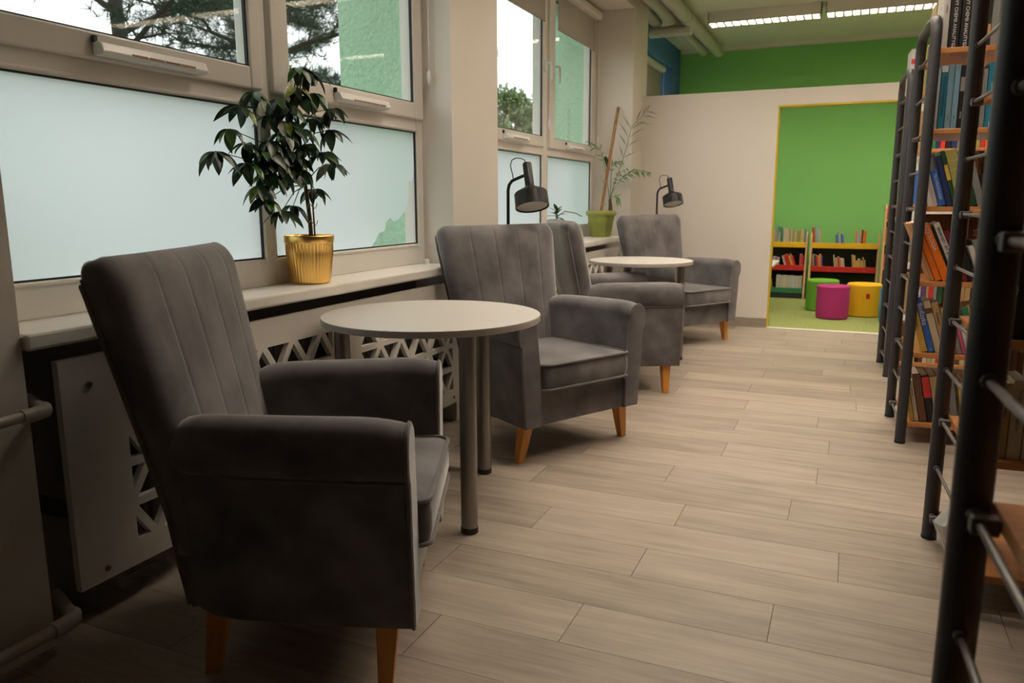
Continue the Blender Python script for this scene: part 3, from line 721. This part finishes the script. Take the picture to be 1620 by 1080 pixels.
for key, nm, o2 in (('Z', 'nearest bookshelf, its dark post and beech boards filling the right edge', (.190, .600)), ('A', 'second bookshelf back along the aisle, between the two tallest dark posts', (.345, 2.392)),
                    ('B', 'third bookshelf back, with leaning orange and blue books', (.285, 4.030)), ('C', 'farthest bookshelf, closest to the white partition', (.281, 5.572))):
    UN[key] = shelf_unit(nm, o2, D=.49)[1]
UNAME = {'A': 'second bookshelf', 'B': 'third bookshelf', 'C': 'farthest bookshelf'}
SHN = ['bottom', 'second lowest', 'third lowest', 'third highest', 'second highest', 'top']
ORD = ['first', 'second', 'third', 'fourth', 'fifth', 'sixth', 'seventh', 'eighth', 'ninth', 'tenth', 'eleventh', 'twelfth', 'thirteenth', 'fourteenth', 'fifteenth', 'sixteenth', 'seventeenth', 'eighteenth', 'nineteenth', 'twentieth', 'twenty-first', 'twenty-second', 'twenty-third', 'twenty-fourth', 'twenty-fifth', 'twenty-sixth', 'twenty-seventh', 'twenty-eighth']
PAL = {'white': (.55, .53, .48), 'cream': (.50, .42, .28), 'tan': (.38, .25, .12), 'brown': (.14, .065, .03), 'black': (.012, .012, .012), 'navy': (.02, .03, .10), 'blue': (.03, .12, .42), 'steel blue': (.15, .26, .32),
       'teal': (.015, .17, .25), 'purple': (.10, .05, .17), 'green': (.03, .20, .09), 'dark green': (.02, .07, .03), 'olive': (.30, .28, .08), 'yellow': (.60, .40, .08), 'orange': (.72, .17, .015), 'peach': (.55, .27, .12),
       'red': (.50, .03, .025), 'maroon': (.17, .015, .03), 'grey': (.22, .22, .21), 'pale grey': (.42, .43, .42), 'pink': (.5, .1, .2), 'light blue': (.25, .42, .52), 'violet': (.05, .03, .3)}
BM_ = {k_: mat('cover_'+k_.replace(' ', '_'), v, .42, var=.10, noise=(25, .07)) for k_, v in PAL.items()}
M_ink = mat('print_black', (.01, .01, .01), .6); M_inkw = mat('print_white', (.75, .73, .68), .6); M_inkr = mat('print_red', (.55, .03, .03), .6); M_inkb = mat('print_blue', (.03, .15, .5), .6); M_inky = mat('print_yellow', (.75, .5, .05), .6)
_txt = {}
def text_mesh(s, mt):
    if (s, mt.name) in _txt: return _txt[(s, mt.name)]
    cu = bpy.data.curves.new('lettering', 'FONT'); cu.body = s; cu.size = 1; cu.align_y = 'CENTER'; cu.resolution_u = 2
    o = bpy.data.objects.new('lettering', cu); COL.objects.link(o); dg = bpy.context.evaluated_depsgraph_get(); me = bpy.data.meshes.new_from_object(o.evaluated_get(dg))
    bpy.data.objects.remove(o); me.materials.clear(); me.materials.append(mt); xs_ = [v.co.x for v in me.vertices]; _txt[(s, mt.name)] = (me, max(xs_)); return _txt[(s, mt.name)]
def book_mesh(w_, d_, h_, mt, pages=True):
    bm = BM(); c = .0022
    if w_ < .009: c = .0012
    # spine slightly rounded, two boards
    prism(bm, [(0, .003), (.002, .0), (w_-.002, .0), (w_, .003), (w_, d_), (w_-c, d_), (w_-c, .005), (c, .005), (c, d_), (0, d_)], 0, h_)
    if pages: box(bm, c, w_-c, .005, d_-.004, .003, h_-.003, 1)
    return bm
def put_book(unit, si, ordn, x, w_, h_, d_, colr, lean=0, face=0, text=None, plain=True, flat=False, look=None, extra=None):
    u = UN[unit]; y = .030 if face == 0 else .49-.030
    ca, sa = math.cos(TILT), math.sin(TILT)
    z = LV[si]+.0117
    rz = TILT if face == 0 else TILT+PI
    x_ = x if face == 0 else x+w_
    loc = (u.x+ca*x_-sa*y, u.y+sa*x_+ca*y, z)
    bm = book_mesh(w_, d_, h_, None, pages=plain)
    lb = f"{look or colr} book, {ordn}, {SHN[si]} shelf of the {UNAME[unit]}"
    if face == 1: lb = f"{colr} book in the back row, {ordn}, {SHN[si]} shelf, {UNAME[unit]}"
    o = obj('book', bm, [BM_[colr], M_paper], None, loc=loc, rot=(0, -R(lean) if face == 0 else 0, rz))
    if lean < 0: o.location.z += 0
    tag(o, lb, 'book', f"books on the {SHN[si]} shelf of the {UNAME[unit]}")
    if text:
        for (s, mt, size, zfrac, dirn) in text:
            me, wd = text_mesh(s, mt)
            q = bpy.data.objects.new('spine_title' if len(s) > 1 else 'spine_mark', me); COL.objects.link(q); q.parent = o
            q.scale = (size, size, size)
            if dirn == 'd': q.matrix_local = Matrix(((0, size, 0, w_/2-size*.0), (0, 0, -size, -.0012), (-size, 0, 0, h_*zfrac), (0, 0, 0, 1)))
            elif dirn == 'u': q.matrix_local = Matrix(((0, -size, 0, w_/2), (0, 0, -size, -.0012), (size, 0, 0, h_*zfrac), (0, 0, 0, 1)))
            else: q.matrix_local = Matrix(((size, 0, 0, w_/2-wd*size/2), (0, 0, -size, -.0012), (0, size, 0, h_*zfrac), (0, 0, 0, 1)))
    if extra:
        for (nm, za, zb_, c_) in extra:
            bm = BM(); box(bm, .001, w_-.001, -.0012, .001, za, zb_); obj(nm, bm, BM_[c_], o)
    return o
def row(unit, si, x0, items, lean=0, face=0, start=0):
    """items: (thickness, height, depth, colour, text, extra)"""
    x = x0; c = math.cos(R(lean))
    for i, it in enumerate(items):
        it = list(it)+[None]*(6-len(it))
        put_book(unit, si, ORD[start+i]+' from the left', x, it[0], it[1], it[2], it[3], lean, face, it[4], extra=it[5])
        x += (it[0]+.0015)/c
    return x
T = lambda s, mt=M_inkw, size=.02, z=.9, d='d': (s, mt, size, z, d)
# third bookshelf, front row -------------------------------------------------
row('B', 5, .026, [(.024, .30, .2, 'white', [T('analizy', M_ink, .012, .6)]), (.043, .285, .2, 'black', [T('PODSTAWY CHEMII ANALITYCZNEJ', M_inkw, .0195, .99), T('1', M_inkr, .02, .14, 'h'), T('c', M_inkw, .02, .05, 'h')]),
    (.042, .285, .2, 'black', [T('PODSTAWY CHEMII ANALITYCZNEJ', M_inkw, .0195, .99), T('2', M_inkb, .02, .14, 'h'), T('c', M_inkw, .02, .05, 'h')]), (.022, .27, .19, 'purple', [T('chemia', M_inkb, .012, .7)]), (.018, .27, .19, 'navy', [T('chemia', M_inkw, .01, .95)]), (.030, .27, .2, 'black', None, [('label', .03, .09, 'peach')]),
    (.03, .26, .2, 'grey'), (.012, .29, .2, 'cream'), (.02, .27, .2, 'brown'), (.014, .25, .2, 'maroon'), (.03, .27, .2, 'black', None, [('label', .05, .13, 'white'), ('label', .15, .22, 'white')]), (.03, .26, .2, 'brown'), (.026, .28, .2, 'white')])
row('B', 4, .026, [(.012, .255, .2, 'white'), (.026, .275, .19, 'teal', [T('FIZYKA KWANTOWA', M_ink, .017, .82)], [('label', .245, .272, 'white')]), (.024, .275, .19, 'steel blue', [T('tom', M_ink, .009, .2)]), (.023, .275, .19, 'steel blue', [T('tom', M_ink, .009, .2)]),
    (.021, .27, .19, 'black', [T('FIZYKA', M_inkw, .009, .27)], [('label', .16, .22, 'grey')]), (.024, .275, .19, 'navy', [T('Jay Orear', M_inkw, .013, .93), T('Fizyka  tom 1', M_inkw, .014, .66)]), (.018, .275, .19, 'cream', [T('FIZYKA', M_ink, .009, .9)]), (.018, .26, .19, 'tan'), (.018, .25, .19, 'grey'),
    (.030, .275, .19, 'teal', [T('1', M_inkw, .034, .05, 'h'), T('GRAMATYKA', M_inkw, .01, .7)]), (.033, .275, .19, 'teal', [T('Robert Resnick', M_inkw, .010, .92), T('JĘZYKA', M_inkw, .015, .36), T('1', M_inkw, .034, .05, 'h')]), (.022, .285, .19, 'cream', [T('FIZYKA', M_ink, .012, .9)]), (.02, .24, .19, 'white'), (.03, .26, .19, 'grey')])
x = row('B', 3, .056, [(.018, .23, .17, 'white'), (.030, .165, .17, 'blue', [T('TECHNOLOGIA', M_inkw, .017, .9)]), (.024, .23, .17, 'navy'), (.017, .255, .17, 'dark green', None, [('ornament', .12, .19, 'yellow')]), (.046, .255, .18, 'olive', None, [('band', .205, .208, 'cream'), ('band', .165, .168, 'cream')]),
    (.025, .245, .17, 'dark green', [T('atlas roślin', M_inky, .013, .9)]), (.030, .25, .17, 'grey', [T('zoo', M_ink, .014, .9)])], lean=17)
row('B', 3, x+.02, [(.03, .15, .17, 'grey'), (.030, .20, .17, 'brown'), (.026, .255, .17, 'olive', [T('zarys fizjologii', M_ink, .013, .85)]), (.026, .25, .17, 'green'), (.02, .2, .17, 'white')], lean=17, start=7)
x = row('B', 2, .076, [(.013, .285, .2, 'peach'), (.027, .29, .2, 'orange', [T('FIZJO', M_inkw, .016, .95)]), (.036, .275, .2, 'orange', [T('FIZJOLOGIA', M_inkw, .023, .985)]), (.010, .27, .19, 'black'), (.026, .285, .2, 'white', [T('Zanim pojawił się człowiek', M_ink, .0235, .03, 'u')]),
    (.020, .25, .19, 'maroon'), (.030, .23, .19, 'black')], lean=24)
row('B', 2, x+.005, [(.022, .17, .19, 'white'), (.02, .20, .19, 'grey'), (.02, .22, .19, 'red'), (.03, .245, .19, 'tan'), (.03, .25, .19, 'white')], lean=20, start=7)
x = row('B', 1, .060, [(.028, .195, .17, 'yellow', [T('Cytologia', M_ink, .014, .92)]), (.027, .265, .18, 'blue', [T('Biofizyka', M_inkw, .030, .9), T('c', M_inkw, .016, .05, 'h')]), (.030, .25, .18, 'cream', None, [('ornament', .19, .215, 'brown')]), (.028, .245, .18, 'tan', [T('Ewolucja', M_ink, .017, .8)]), (.024, .22, .18, 'tan', [T('geny', M_ink, .014, .9)]), (.02, .2, .18, 'grey')], lean=17)
row('B', 1, x+.0, [(.015, .15, .17, 'pink'), (.02, .17, .17, 'white', [T('BIO', M_ink, .013, .9)]), (.026, .225, .18, 'green'), (.008, .24, .18, 'yellow'), (.03, .24, .18, 'black', None, [('ornament', .02, .22, 'olive')]), (.02, .23, .18, 'tan')], lean=17, start=6)
x = row('B', 0, .040, [(.018, .17, .16, 'yellow'), (.018, .20, .17, 'cream', [T('Botanika', M_ink, .01, .8)]), (.034, .235, .18, 'brown'), (.032, .23, .18, 'black', None, [('ornament', .12, .22, 'red')]), (.034, .23, .18, 'black', [T('S', M_ink, .03, .5, 'h')], [('label', .09, .225, 'tan')]), (.03, .22, .18, 'olive'), (.03, .2, .17, 'grey')], lean=12)
row('B', 0, x+.01, [(.022, .2, .17, 'yellow'), (.024, .22, .17, 'cream', [T('FIZYKA I', M_ink, .012, .8)]), (.024, .22, .17, 'teal'), (.02, .22, .17, 'white'), (.02, .22, .17, 'teal')], lean=10, start=7)
# third bookshelf, back row
rb = random.Random(5)
def rnd_row(unit, si, face, x0, x1, hmin, hmax, cols, start=0):
    items = []; x = x0
    while x < x1:
        w_ = rb.uniform(.016, .034); items.append((w_, rb.uniform(hmin, hmax), rb.uniform(.14, .18), rb.choice(cols))); x += w_+.0015
    row(unit, si, x0, items, 0, face, start)
rnd_row('B', 3, 1, .03, .36, .245, .262, ['white', 'cream', 'white', 'orange', 'violet', 'cream', 'maroon', 'dark green'])
rnd_row('B', 5, 1, .03, .30, .24, .27, ['brown', 'maroon', 'black', 'tan'])
# two dark folders at the back of the third lowest shelf
for i, x_ in enumerate((.03, .275)):
    bm = BM(); box(bm, 0, .235, -.012, 0, 0, .30); o = obj('folder', bm, BM_['brown'], None, loc=(UN['B'].x+x_*math.cos(TILT)-.46*math.sin(TILT), UN['B'].y+.46*math.cos(TILT)+x_*math.sin(TILT), LV[2]+.0117), rot=(0, 0, TILT), bevel=.003)
    tag(o, ('left' if i == 0 else 'right')+' dark brown folder upright behind the leaning orange books', 'folder')
# farthest bookshelf
mix = ['white', 'cream', 'tan', 'brown', 'black', 'navy', 'grey', 'green', 'red', 'maroon', 'steel blue', 'olive', 'orange', 'pale grey']
row('C', 5, -.008, [(.055, .26, .2, 'pale grey', [T('SŁOWNIK', M_ink, .014, .45)], [('label', .17, .2, 'red')])])
rnd_row('C', 5, 0, .06, .42, .22, .28, mix, 1)
row('C', 4, .008, [(.03, .24, .18, 'light blue'), (.026, .25, .18, 'white'), (.02, .23, .18, 'tan')])
rnd_row('C', 4, 0, .092, .46, .22, .27, mix, 3)
rnd_row('C', 3, 0, .008, .50, .20, .26, ['navy', 'cream', 'white', 'blue', 'tan', 'grey'])
row('C', 2, .028, [(.03, .26, .18, 'white'), (.02, .25, .18, 'white'), (.03, .22, .18, 'grey'), (.024, .24, .18, 'tan')], lean=8)
rnd_row('C', 2, 0, .165, .52, .2, .26, mix, 4)
row('C', 1, .008, [(.03, .25, .17, 'olive'), (.024, .2, .17, 'green'), (.02, .24, .17, 'tan'), (.022, .26, .17, 'maroon'), (.052, .25, .17, 'white', [T('PIES', M_ink, .03, .6, 'h')]), (.026, .25, .17, 'purple'), (.016, .25, .17, 'tan'), (.024, .26, .17, 'red'), (.02, .2, .17, 'grey'), (.03, .17, .17, 'dark green')])
rnd_row('C', 1, 0, .30, .52, .16, .22, ['black', 'grey', 'brown', 'tan'], 10)
rnd_row('C', 0, 0, .008, .52, .18, .25, ['black', 'white', 'red', 'brown', 'cream', 'grey'])
# second bookshelf (seen past the big post)
rnd_row('A', 3, 0, .05, .30, .22, .26, ['green', 'dark green', 'olive', 'grey'])
row('A', 2, .05, [(.05, .29, .15, 'black', [T('atlas', M_inkw, .014, .5)]), (.05, .29, .15, 'black'), (.05, .29, .15, 'black'), (.05, .28, .15, 'black')])
row('A', 1, .062, [(.030, .215, .15, 'tan', [T('K. DEMEL', M_ink, .013, .8)]), (.034, .225, .15, 'cream', [T('ŻYCIE W OCEANACH', M_ink, .012, .9)]), (.022, .205, .18, 'white', [T('Zoologia', M_ink, .012, .8)]), (.028, .25, .18, 'cream', None, [('label', .15, .2, 'white')]), (.03, .24, .18, 'grey'), (.03, .24, .18, 'tan')])
row('A', 0, .20, [(.026, .2, .17, 'black', [T('ZOOLOGIA', M_inkw, .013, .85)]), (.03, .2, .17, 'pale grey'), (.02, .19, .17, 'tan'), (.025, .2, .17, 'green'), (.03, .2, .17, 'brown')])
rnd_row('A', 1, 1, .09, .36, .25, .28, ['orange', 'peach', 'red', 'orange'])
# odd pale things lying at the aisle end of the second bookshelf
def at_unit(unit, x, y, z): u = UN[unit]; return (u.x+math.cos(TILT)*x-math.sin(TILT)*y, u.y+math.sin(TILT)*x+math.cos(TILT)*y, z)
for (x, y, z, w_, d_, h_, c, lb) in ((.046, .20, LV[2]+.0117, .034, .16, .235, 'pale grey', 'pale grey album standing at the aisle end of the second bookshelf, third lowest shelf'),
                                     (.046, .22, LV[1]+.0117, .022, .16, .255, 'white', 'slim white album standing at the aisle end of the second bookshelf, second lowest shelf')):
    o = obj('album', book_mesh(w_, d_, h_, None), [BM_[c], M_paper], None, loc=at_unit('A', x, y, z), rot=(0, 0, TILT)); tag(o, lb, 'book')
bm = BM(); secs = []
for i, (z, w_, ox) in enumerate(((0, .10, .02), (.03, .14, .01), (.07, .15, .0), (.11, .13, .02), (.15, .11, .035), (.19, .10, .04), (.225, .085, .045), (.25, .09, .05))):
    secs.append([(ox+.012+(.36*w_+.008*math.sin(3*a+i*1.7)+.006*math.sin(7*a-i))*math.cos(a), (.07-.006*i+.009*math.sin(4*a+i*2.1))*math.sin(a), z+.004*math.sin(5*a)*(i > 0)) for a in [q*PI/14 for q in range(28)]])
loft(bm, secs); o = obj('plastic_bag', bm, M_bag, None, smooth=True, loc=at_unit('A', .012, .20, LV[0]+.012)); tag(o, 'crumpled pale plastic bag on the bottom shelf at the aisle end of the second bookshelf', 'plastic bag')

# ================================================================== CHILDREN'S CORNER
def low_bookcase(label, x0, x1, yf, key):
    t = thing('low_bookcase', label, 'bookcase', (x0, yf, 0))
    L = x1-x0
    for x in (0, L-.022):
        bm = BM(); prism(bm, [(0, 0), (.28, 0), (.28, .72), (.26, .76), (.20, .78), (.14, .77), (.10, .73), (0, .06)], x, x+.022, 'x'); obj('side', bm, M_woodlt, t, bevel=.004)
    bm = BM(); box(bm, .022, L-.022, .255, .275, .03, .64); obj('back_panel', bm, M_kback, t)
    for z, mt in ((.06, M_kg), (.328, M_kr), (.597, M_ky)):
        yo = .02+.10*(z/.6)
        bm = BM(); box(bm, .022, L-.022, yo-.012, yo+.006, z, z+.062); obj('tier_front', bm, mt, t, bevel=.003)
        bm = BM(); box(bm, .022, L-.022, yo+.006, .255, z, z+.016); obj('tier_floor', bm, mt, t)
        for q in (.3, .8):
            bm = BM(); lathe(bm, [(.006, 0), (.005, .003), (.001, .004)], 8); obj('screw', bm, M_screw, t, loc=(L*q, yo-.012, z+.018), rot=(PI/2, 0, 0))
    bm = BM(); box(bm, .022, L-.022, .02, .25, 0, .055); obj('plinth', bm, M_kback, t)
    return (x0, yf)
kb1 = low_bookcase('low children\'s bookcase at left with three coloured tiers full of books', -1.28, -.455, 9.72, 1)
kb2 = low_bookcase('low children\'s bookcase behind the stools, with gaps between its books', -.425, .315, 9.66, 2)
rk = random.Random(9)
KC = ['white', 'cream', 'olive', 'red', 'orange', 'yellow', 'steel blue', 'light blue', 'pink', 'green', 'blue', 'tan', 'maroon', 'peach']
TN = {.06: 'green', .328: 'red', .597: 'yellow'}
def kids(kb, which, z, spans):
    yo = .02+.10*(z/.6); i = 0
    for (xa, xb, h0, h1, cols, lean) in spans:
        x = xa
        while x < xb-.012 and i < 28:
            w_ = min(rk.uniform(.011, .021), xb-x); h_ = rk.uniform(h0, h1)*1.06; c = rk.choice(cols); d_ = min(.11, .19-yo+.05)
            bm = BM(); box(bm, 0, w_, 0, d_, 0, h_); box(bm, .002, w_-.002, .004, d_-.002, h_-.001, h_+.0005, 1)
            o = obj('picture_book', bm, [BM_[c], M_paper], None, loc=(kb[0]+x, kb[1]+yo+.012, z+.0165), rot=(0, -R(lean), 0))
            tag(o, f"thin {c} picture book, {ORD[i]} from the left in the {TN[z]} tier, {which} low bookcase", 'book', f"picture books in the {which} low bookcase"); i += 1
            x += (w_+.001)/math.cos(R(lean))
kids(kb1, 'left', .597, [(.40, .46, .15, .17, KC, 0), (.462, .53, .12, .22, KC, 0), (.535, .79, .16, .20, ['olive', 'cream', 'tan', 'cream', 'yellow', 'steel blue'], 0)])
kids(kb1, 'left', .328, [(.42, .52, .10, .14, ['light blue', 'pink', 'red', 'tan'], 0), (.59, .72, .14, .18, ['red', 'red', 'orange', 'yellow', 'cream'], 18), (.745, .79, .14, .17, ['red', 'pink'], 0)])
kids(kb1, 'left', .06, [(.40, .47, .12, .16, ['olive', 'cream', 'light blue'], 8), (.50, .79, .17, .18, ['white', 'cream', 'pale grey'], 0)])
kids(kb2, 'right', .597, [(.03, .12, .17, .24, ['red', 'yellow', 'orange', 'olive', 'light blue'], 6), (.28, .38, .13, .19, ['steel blue', 'cream', 'red', 'blue'], 6), (.48, .60, .15, .20, ['light blue', 'navy', 'black', 'orange'], 0)])
kids(kb2, 'right', .328, [(.04, .15, .15, .17, ['tan', 'red', 'orange', 'navy', 'blue'], 4), (.28, .40, .12, .17, ['cream', 'olive', 'tan', 'red'], 8), (.47, .62, .10, .17, ['pink', 'red', 'yellow', 'tan'], 6)])
# tall bookcase at the right of the corner
t = thing('tall_bookcase', 'tall birch bookcase half hidden behind the shelves, at right of the doorway', 'bookcase', (.325, 9.33, 0))
bm = BM(); prism(bm, [(0, 0), (.3, 0), (.3, 1.10), (.06, 1.10), (.01, 1.06)], 0, .022, 'x'); obj('side', bm, M_woodlt, t, bevel=.004)
bm = BM(); prism(bm, [(0, 0), (.3, 0), (.3, 1.10), (.06, 1.10), (.01, 1.06)], .85, .872, 'x'); obj('side', bm, M_woodlt, t, bevel=.004)
bm = BM(); box(bm, .022, .85, .28, .3, .02, 1.08); obj('back_panel', bm, M_kback, t)
for z in (.05, .40, .67, .92): bm = BM(); box(bm, .022, .85, .01, .28, z, z+.02); obj('shelf', bm, M_woodlt, t, bevel=.003)
for zi, z in enumerate((.42, .69, .94)):
    x = .025
    for i in range(5):
        w_ = rk.uniform(.016, .026); bm = BM(); box(bm, 0, w_, 0, .17, 0, rk.uniform(.14, .19)); c = rk.choice(['red', 'red', 'orange', 'pink', 'maroon'])
        o = obj('picture_book', bm, BM_[c], None, loc=(.325+x, 9.36, z+.0005)); tag(o, f"{c} children's book, {ORD[i]} from the left, {['lowest', 'middle', 'upper'][zi]} row of the tall birch bookcase", 'book', 'books in the tall birch bookcase'); x += w_+.001
def pouf(label, c, dia, h, colr, mt, red_tab=False):
    t = thing('pouf', label, 'stool', (c[0], c[1], 0), 0); r = dia/2
    bm = BM(); lathe(bm, [(r-.012, 0), (r-.002, .010), (r, .03), (r+.003, h*.5), (r, h-.045)], 48); obj('body', bm, mt, t, smooth=True)
    bm = BM(); lathe(bm, [(r+.001, h-.045), (r+.003, h-.035), (r+.002, h-.012), (r-.008, h-.001), (r*.5, h+.004), (.001, h+.006)], 48); obj('lid', bm, mt, t, smooth=True)
    bm = BM(); lathe(bm, [(r-.006, 0), (r-.004, .004)], 32); obj('base', bm, M_blackp, t)
    if red_tab:
        a = R(-78); bm = BM(); box(bm, -.016, .016, -.004, .002, 0, .05); obj('tab', bm, M_kr, t, loc=((r+.003)*math.cos(a), (r+.003)*math.sin(a), h*.58), rot=(0, 0, a+PI/2), label='small red tab')
pouf('magenta round stool on the green carpet, in front of the others', (-.118, 8.24), .300, .325, 'magenta', mat('pouf_magenta', (.40, .022, .17), .75, bump=(300, .2)))
pouf('yellow round stool with a red tab beside the magenta one', (.165, 8.53), .322, .325, 'yellow', mat('pouf_yellow', (.82, .47, .008), .75, bump=(300, .2)), True)
pouf('green round stool partly behind the magenta one', (-.235, 8.80), .322, .325, 'green', mat('pouf_green', (.13, .36, .025), .75, bump=(300, .2)))
pouf('red round stool behind the shelf posts, right of the yellow one', (.52, 8.95), .322, .325, 'red', mat('pouf_red', (.52, .02, .015), .75, bump=(300, .2)))
pouf('light blue round stool half hidden by the shelf posts', (.46, 8.20), .322, .325, 'blue', mat('pouf_blue', (.06, .30, .50), .75, bump=(300, .2)))
t = thing('low_table', 'white low table whose corner shows past the doorway edge', 'table', (-1.42, 8.33, 0))
bm = BM(); box(bm, 0, .72, 0, .7, .475, .50); obj('tabletop', bm, M_plastic, t, bevel=.006)
for x, y in ((.05, .05), (.56, .05), (.05, .6), (.56, .6)):
    bm = BM(); lathe(bm, [(.02, 0), (.022, .475)], 16); obj('leg', bm, M_woodlt, t, smooth=True, loc=(x, y, 0))
# pipes under the ceiling
for i, (x, r, z, lab) in enumerate(((-1.62, .062, 2.915, 'thick painted pipe along the ceiling, nearest the lamps'), (-1.80, .05, 2.93, 'painted pipe along the ceiling next to the thickest one'), (-1.965, .05, 2.935, 'painted pipe along the ceiling closest to the window wall'))):
    bm = BM(); y0 = 6.0 if i < 2 else 7.0; tube(bm, [(0, 0, 0), (0, (10.05 if i < 2 else 8.3)-y0, 0)], r, 18); 
    t = thing('ceiling_pipe', lab, 'pipe', (x, y0, z)); obj('tube', bm, M_duct, t, smooth=True)
    for yy in (.6, 2.0):
        bm = BM(); tube(bm, [(0, yy, 0), (0, yy+.03, 0)], r+.006, 18); obj('clip', bm, M_duct, t, smooth=True)
t = thing('duct_section', 'short thick cylinder across the ceiling pipes above the partition', 'duct', (-2.02, 8.22, 2.83))
bm = BM(); tube(bm, [(0, 0, 0), (.42, .0, .0)], .052, 20); obj('tube', bm, M_duct, t, smooth=True)
bm = BM(); tube(bm, [(-.03, 0, 0), (0, 0, 0)], .02, 10); tube(bm, [(-.035, 0, 0), (-.03, 0, 0)], .035, 10); obj('valve', bm, M_screw, t, smooth=True)

# ================================================================== OUTDOORS
rt_ = random.Random(21)
def tree(label, base, h, trunk_r, nb, crown_lo, spread, mt, tuft, ntuft, mode='pine'):
    t = thing('pine_tree' if mode == 'pine' else 'leafy_tree', label, 'tree', base)
    bm = BM(); pts = []; 
    for i in range(9): f = i/8; pts.append((rt_.uniform(-.06, .06)*(0 < i), rt_.uniform(-.06, .06)*(0 < i), h*f))
    tube(bm, pts, [trunk_r*(1-.75*i/8) for i in range(9)], 10); obj('trunk', bm, M_trunk, t, smooth=True)
    nd = BM(); ends = []
    for b in range(nb):
        f = crown_lo+(1-crown_lo)*(b+.5)/nb; z = h*f; a = b*2.4+rt_.uniform(-.4, .4); L = spread*(1-.6*((f-crown_lo)/(1-crown_lo))**1.5)*rt_.uniform(.7, 1.1)
        p0 = Vector((0, 0, z)); el = rt_.uniform(-.15, .45); ps = [p0]
        for k_ in range(1, 6):
            q = k_/5; ps.append(Vector((math.cos(a+rt_.uniform(-.08, .08)*k_)*L*q, math.sin(a+rt_.uniform(-.08, .08)*k_)*L*q, z+L*q*el+.1*math.sin(q*5+b))))
        bm = BM(); tube(bm, ps, [trunk_r*.30*(1-.75*k_/5) for k_ in range(6)], 6)
        for k_ in range(2, 6):
            for sgn in (1, -1):
                e = ps[k_-1]+Vector((math.cos(a+sgn*.9), math.sin(a+sgn*.9), rt_.uniform(-.1, .5)))*L*.33*rt_.uniform(.6, 1.2); tube(bm, [ps[k_-1], (ps[k_-1]+e)/2+Vector((0, 0, .04)), e], [trunk_r*.12, trunk_r*.09, trunk_r*.04], 4); ends.append((ps[k_-1], e))
        ends.append((ps[3], ps[5])); ends.append((ps[2], ps[4])); obj('branch', bm, M_trunk, t)
    for i in range(ntuft):
        a_, b_ = ends[i % len(ends)]; q = rt_.uniform(.35, 1.05); c = a_.lerp(b_, q)+Vector((rt_.gauss(0, .09), rt_.gauss(0, .09), rt_.gauss(0, .08)))*spread/2.2
        d0 = (b_-a_).normalized()
        for k_ in range(9 if mode == 'pine' else 7):
            d = (d0*.5+Vector((rt_.gauss(0, 1), rt_.gauss(0, 1), rt_.gauss(.3, 1))).normalized()).normalized()
            s_ = d.cross(Vector((rt_.gauss(0, 1), rt_.gauss(0, 1), rt_.gauss(0, 1)))).normalized()
            L = tuft*rt_.uniform(.7, 1.2)
            if mode == 'pine': vs = (c-s_*.006, c+s_*.006, c+d*L)
            else:
                c2 = c+d*L; e = s_*L*.3; vs = (c2-d*L*.5, c2+e, c2+d*L*.5, c2-e)
            nd.faces.new([nd.verts.new(v) for v in vs])
    obj('needles' if mode == 'pine' else 'foliage', nd, mt, t, kind='stuff')
tree('dark pine whose trunk shows through the left sash of the near window', (-8.7, 7.55, -1), 9.5, .13, 28, .28, 2.5, M_needle, .17, 7500)
tree('dark pine seen through the right sash of the near window', (-11.6, 14.2, -1), 12, .19, 30, .22, 3.4, M_needle, .22, 9500)
tree('dark pine farther right, between the other two pines', (-15.6, 18.6, -1), 12, .16, 24, .24, 2.6, M_needle, .24, 7000)
tree('bare-branched pine at the far left outside the near window', (-13.6, 6.4, -1), 10.5, .11, 24, .28, 2.3, M_needle, .16, 1900)
tree('pale leafy tree low beyond the left sash of the far window', (-8.2, 18.6, -1), 4.5, .12, 20, .3, 2.2, M_decid, .11, 4200, 'leafy')
tree('small dark pine beside the pale tree beyond the far window', (-10.6, 21.6, -1), 7.0, .1, 16, .3, 1.6, M_needle, .22, 1600)
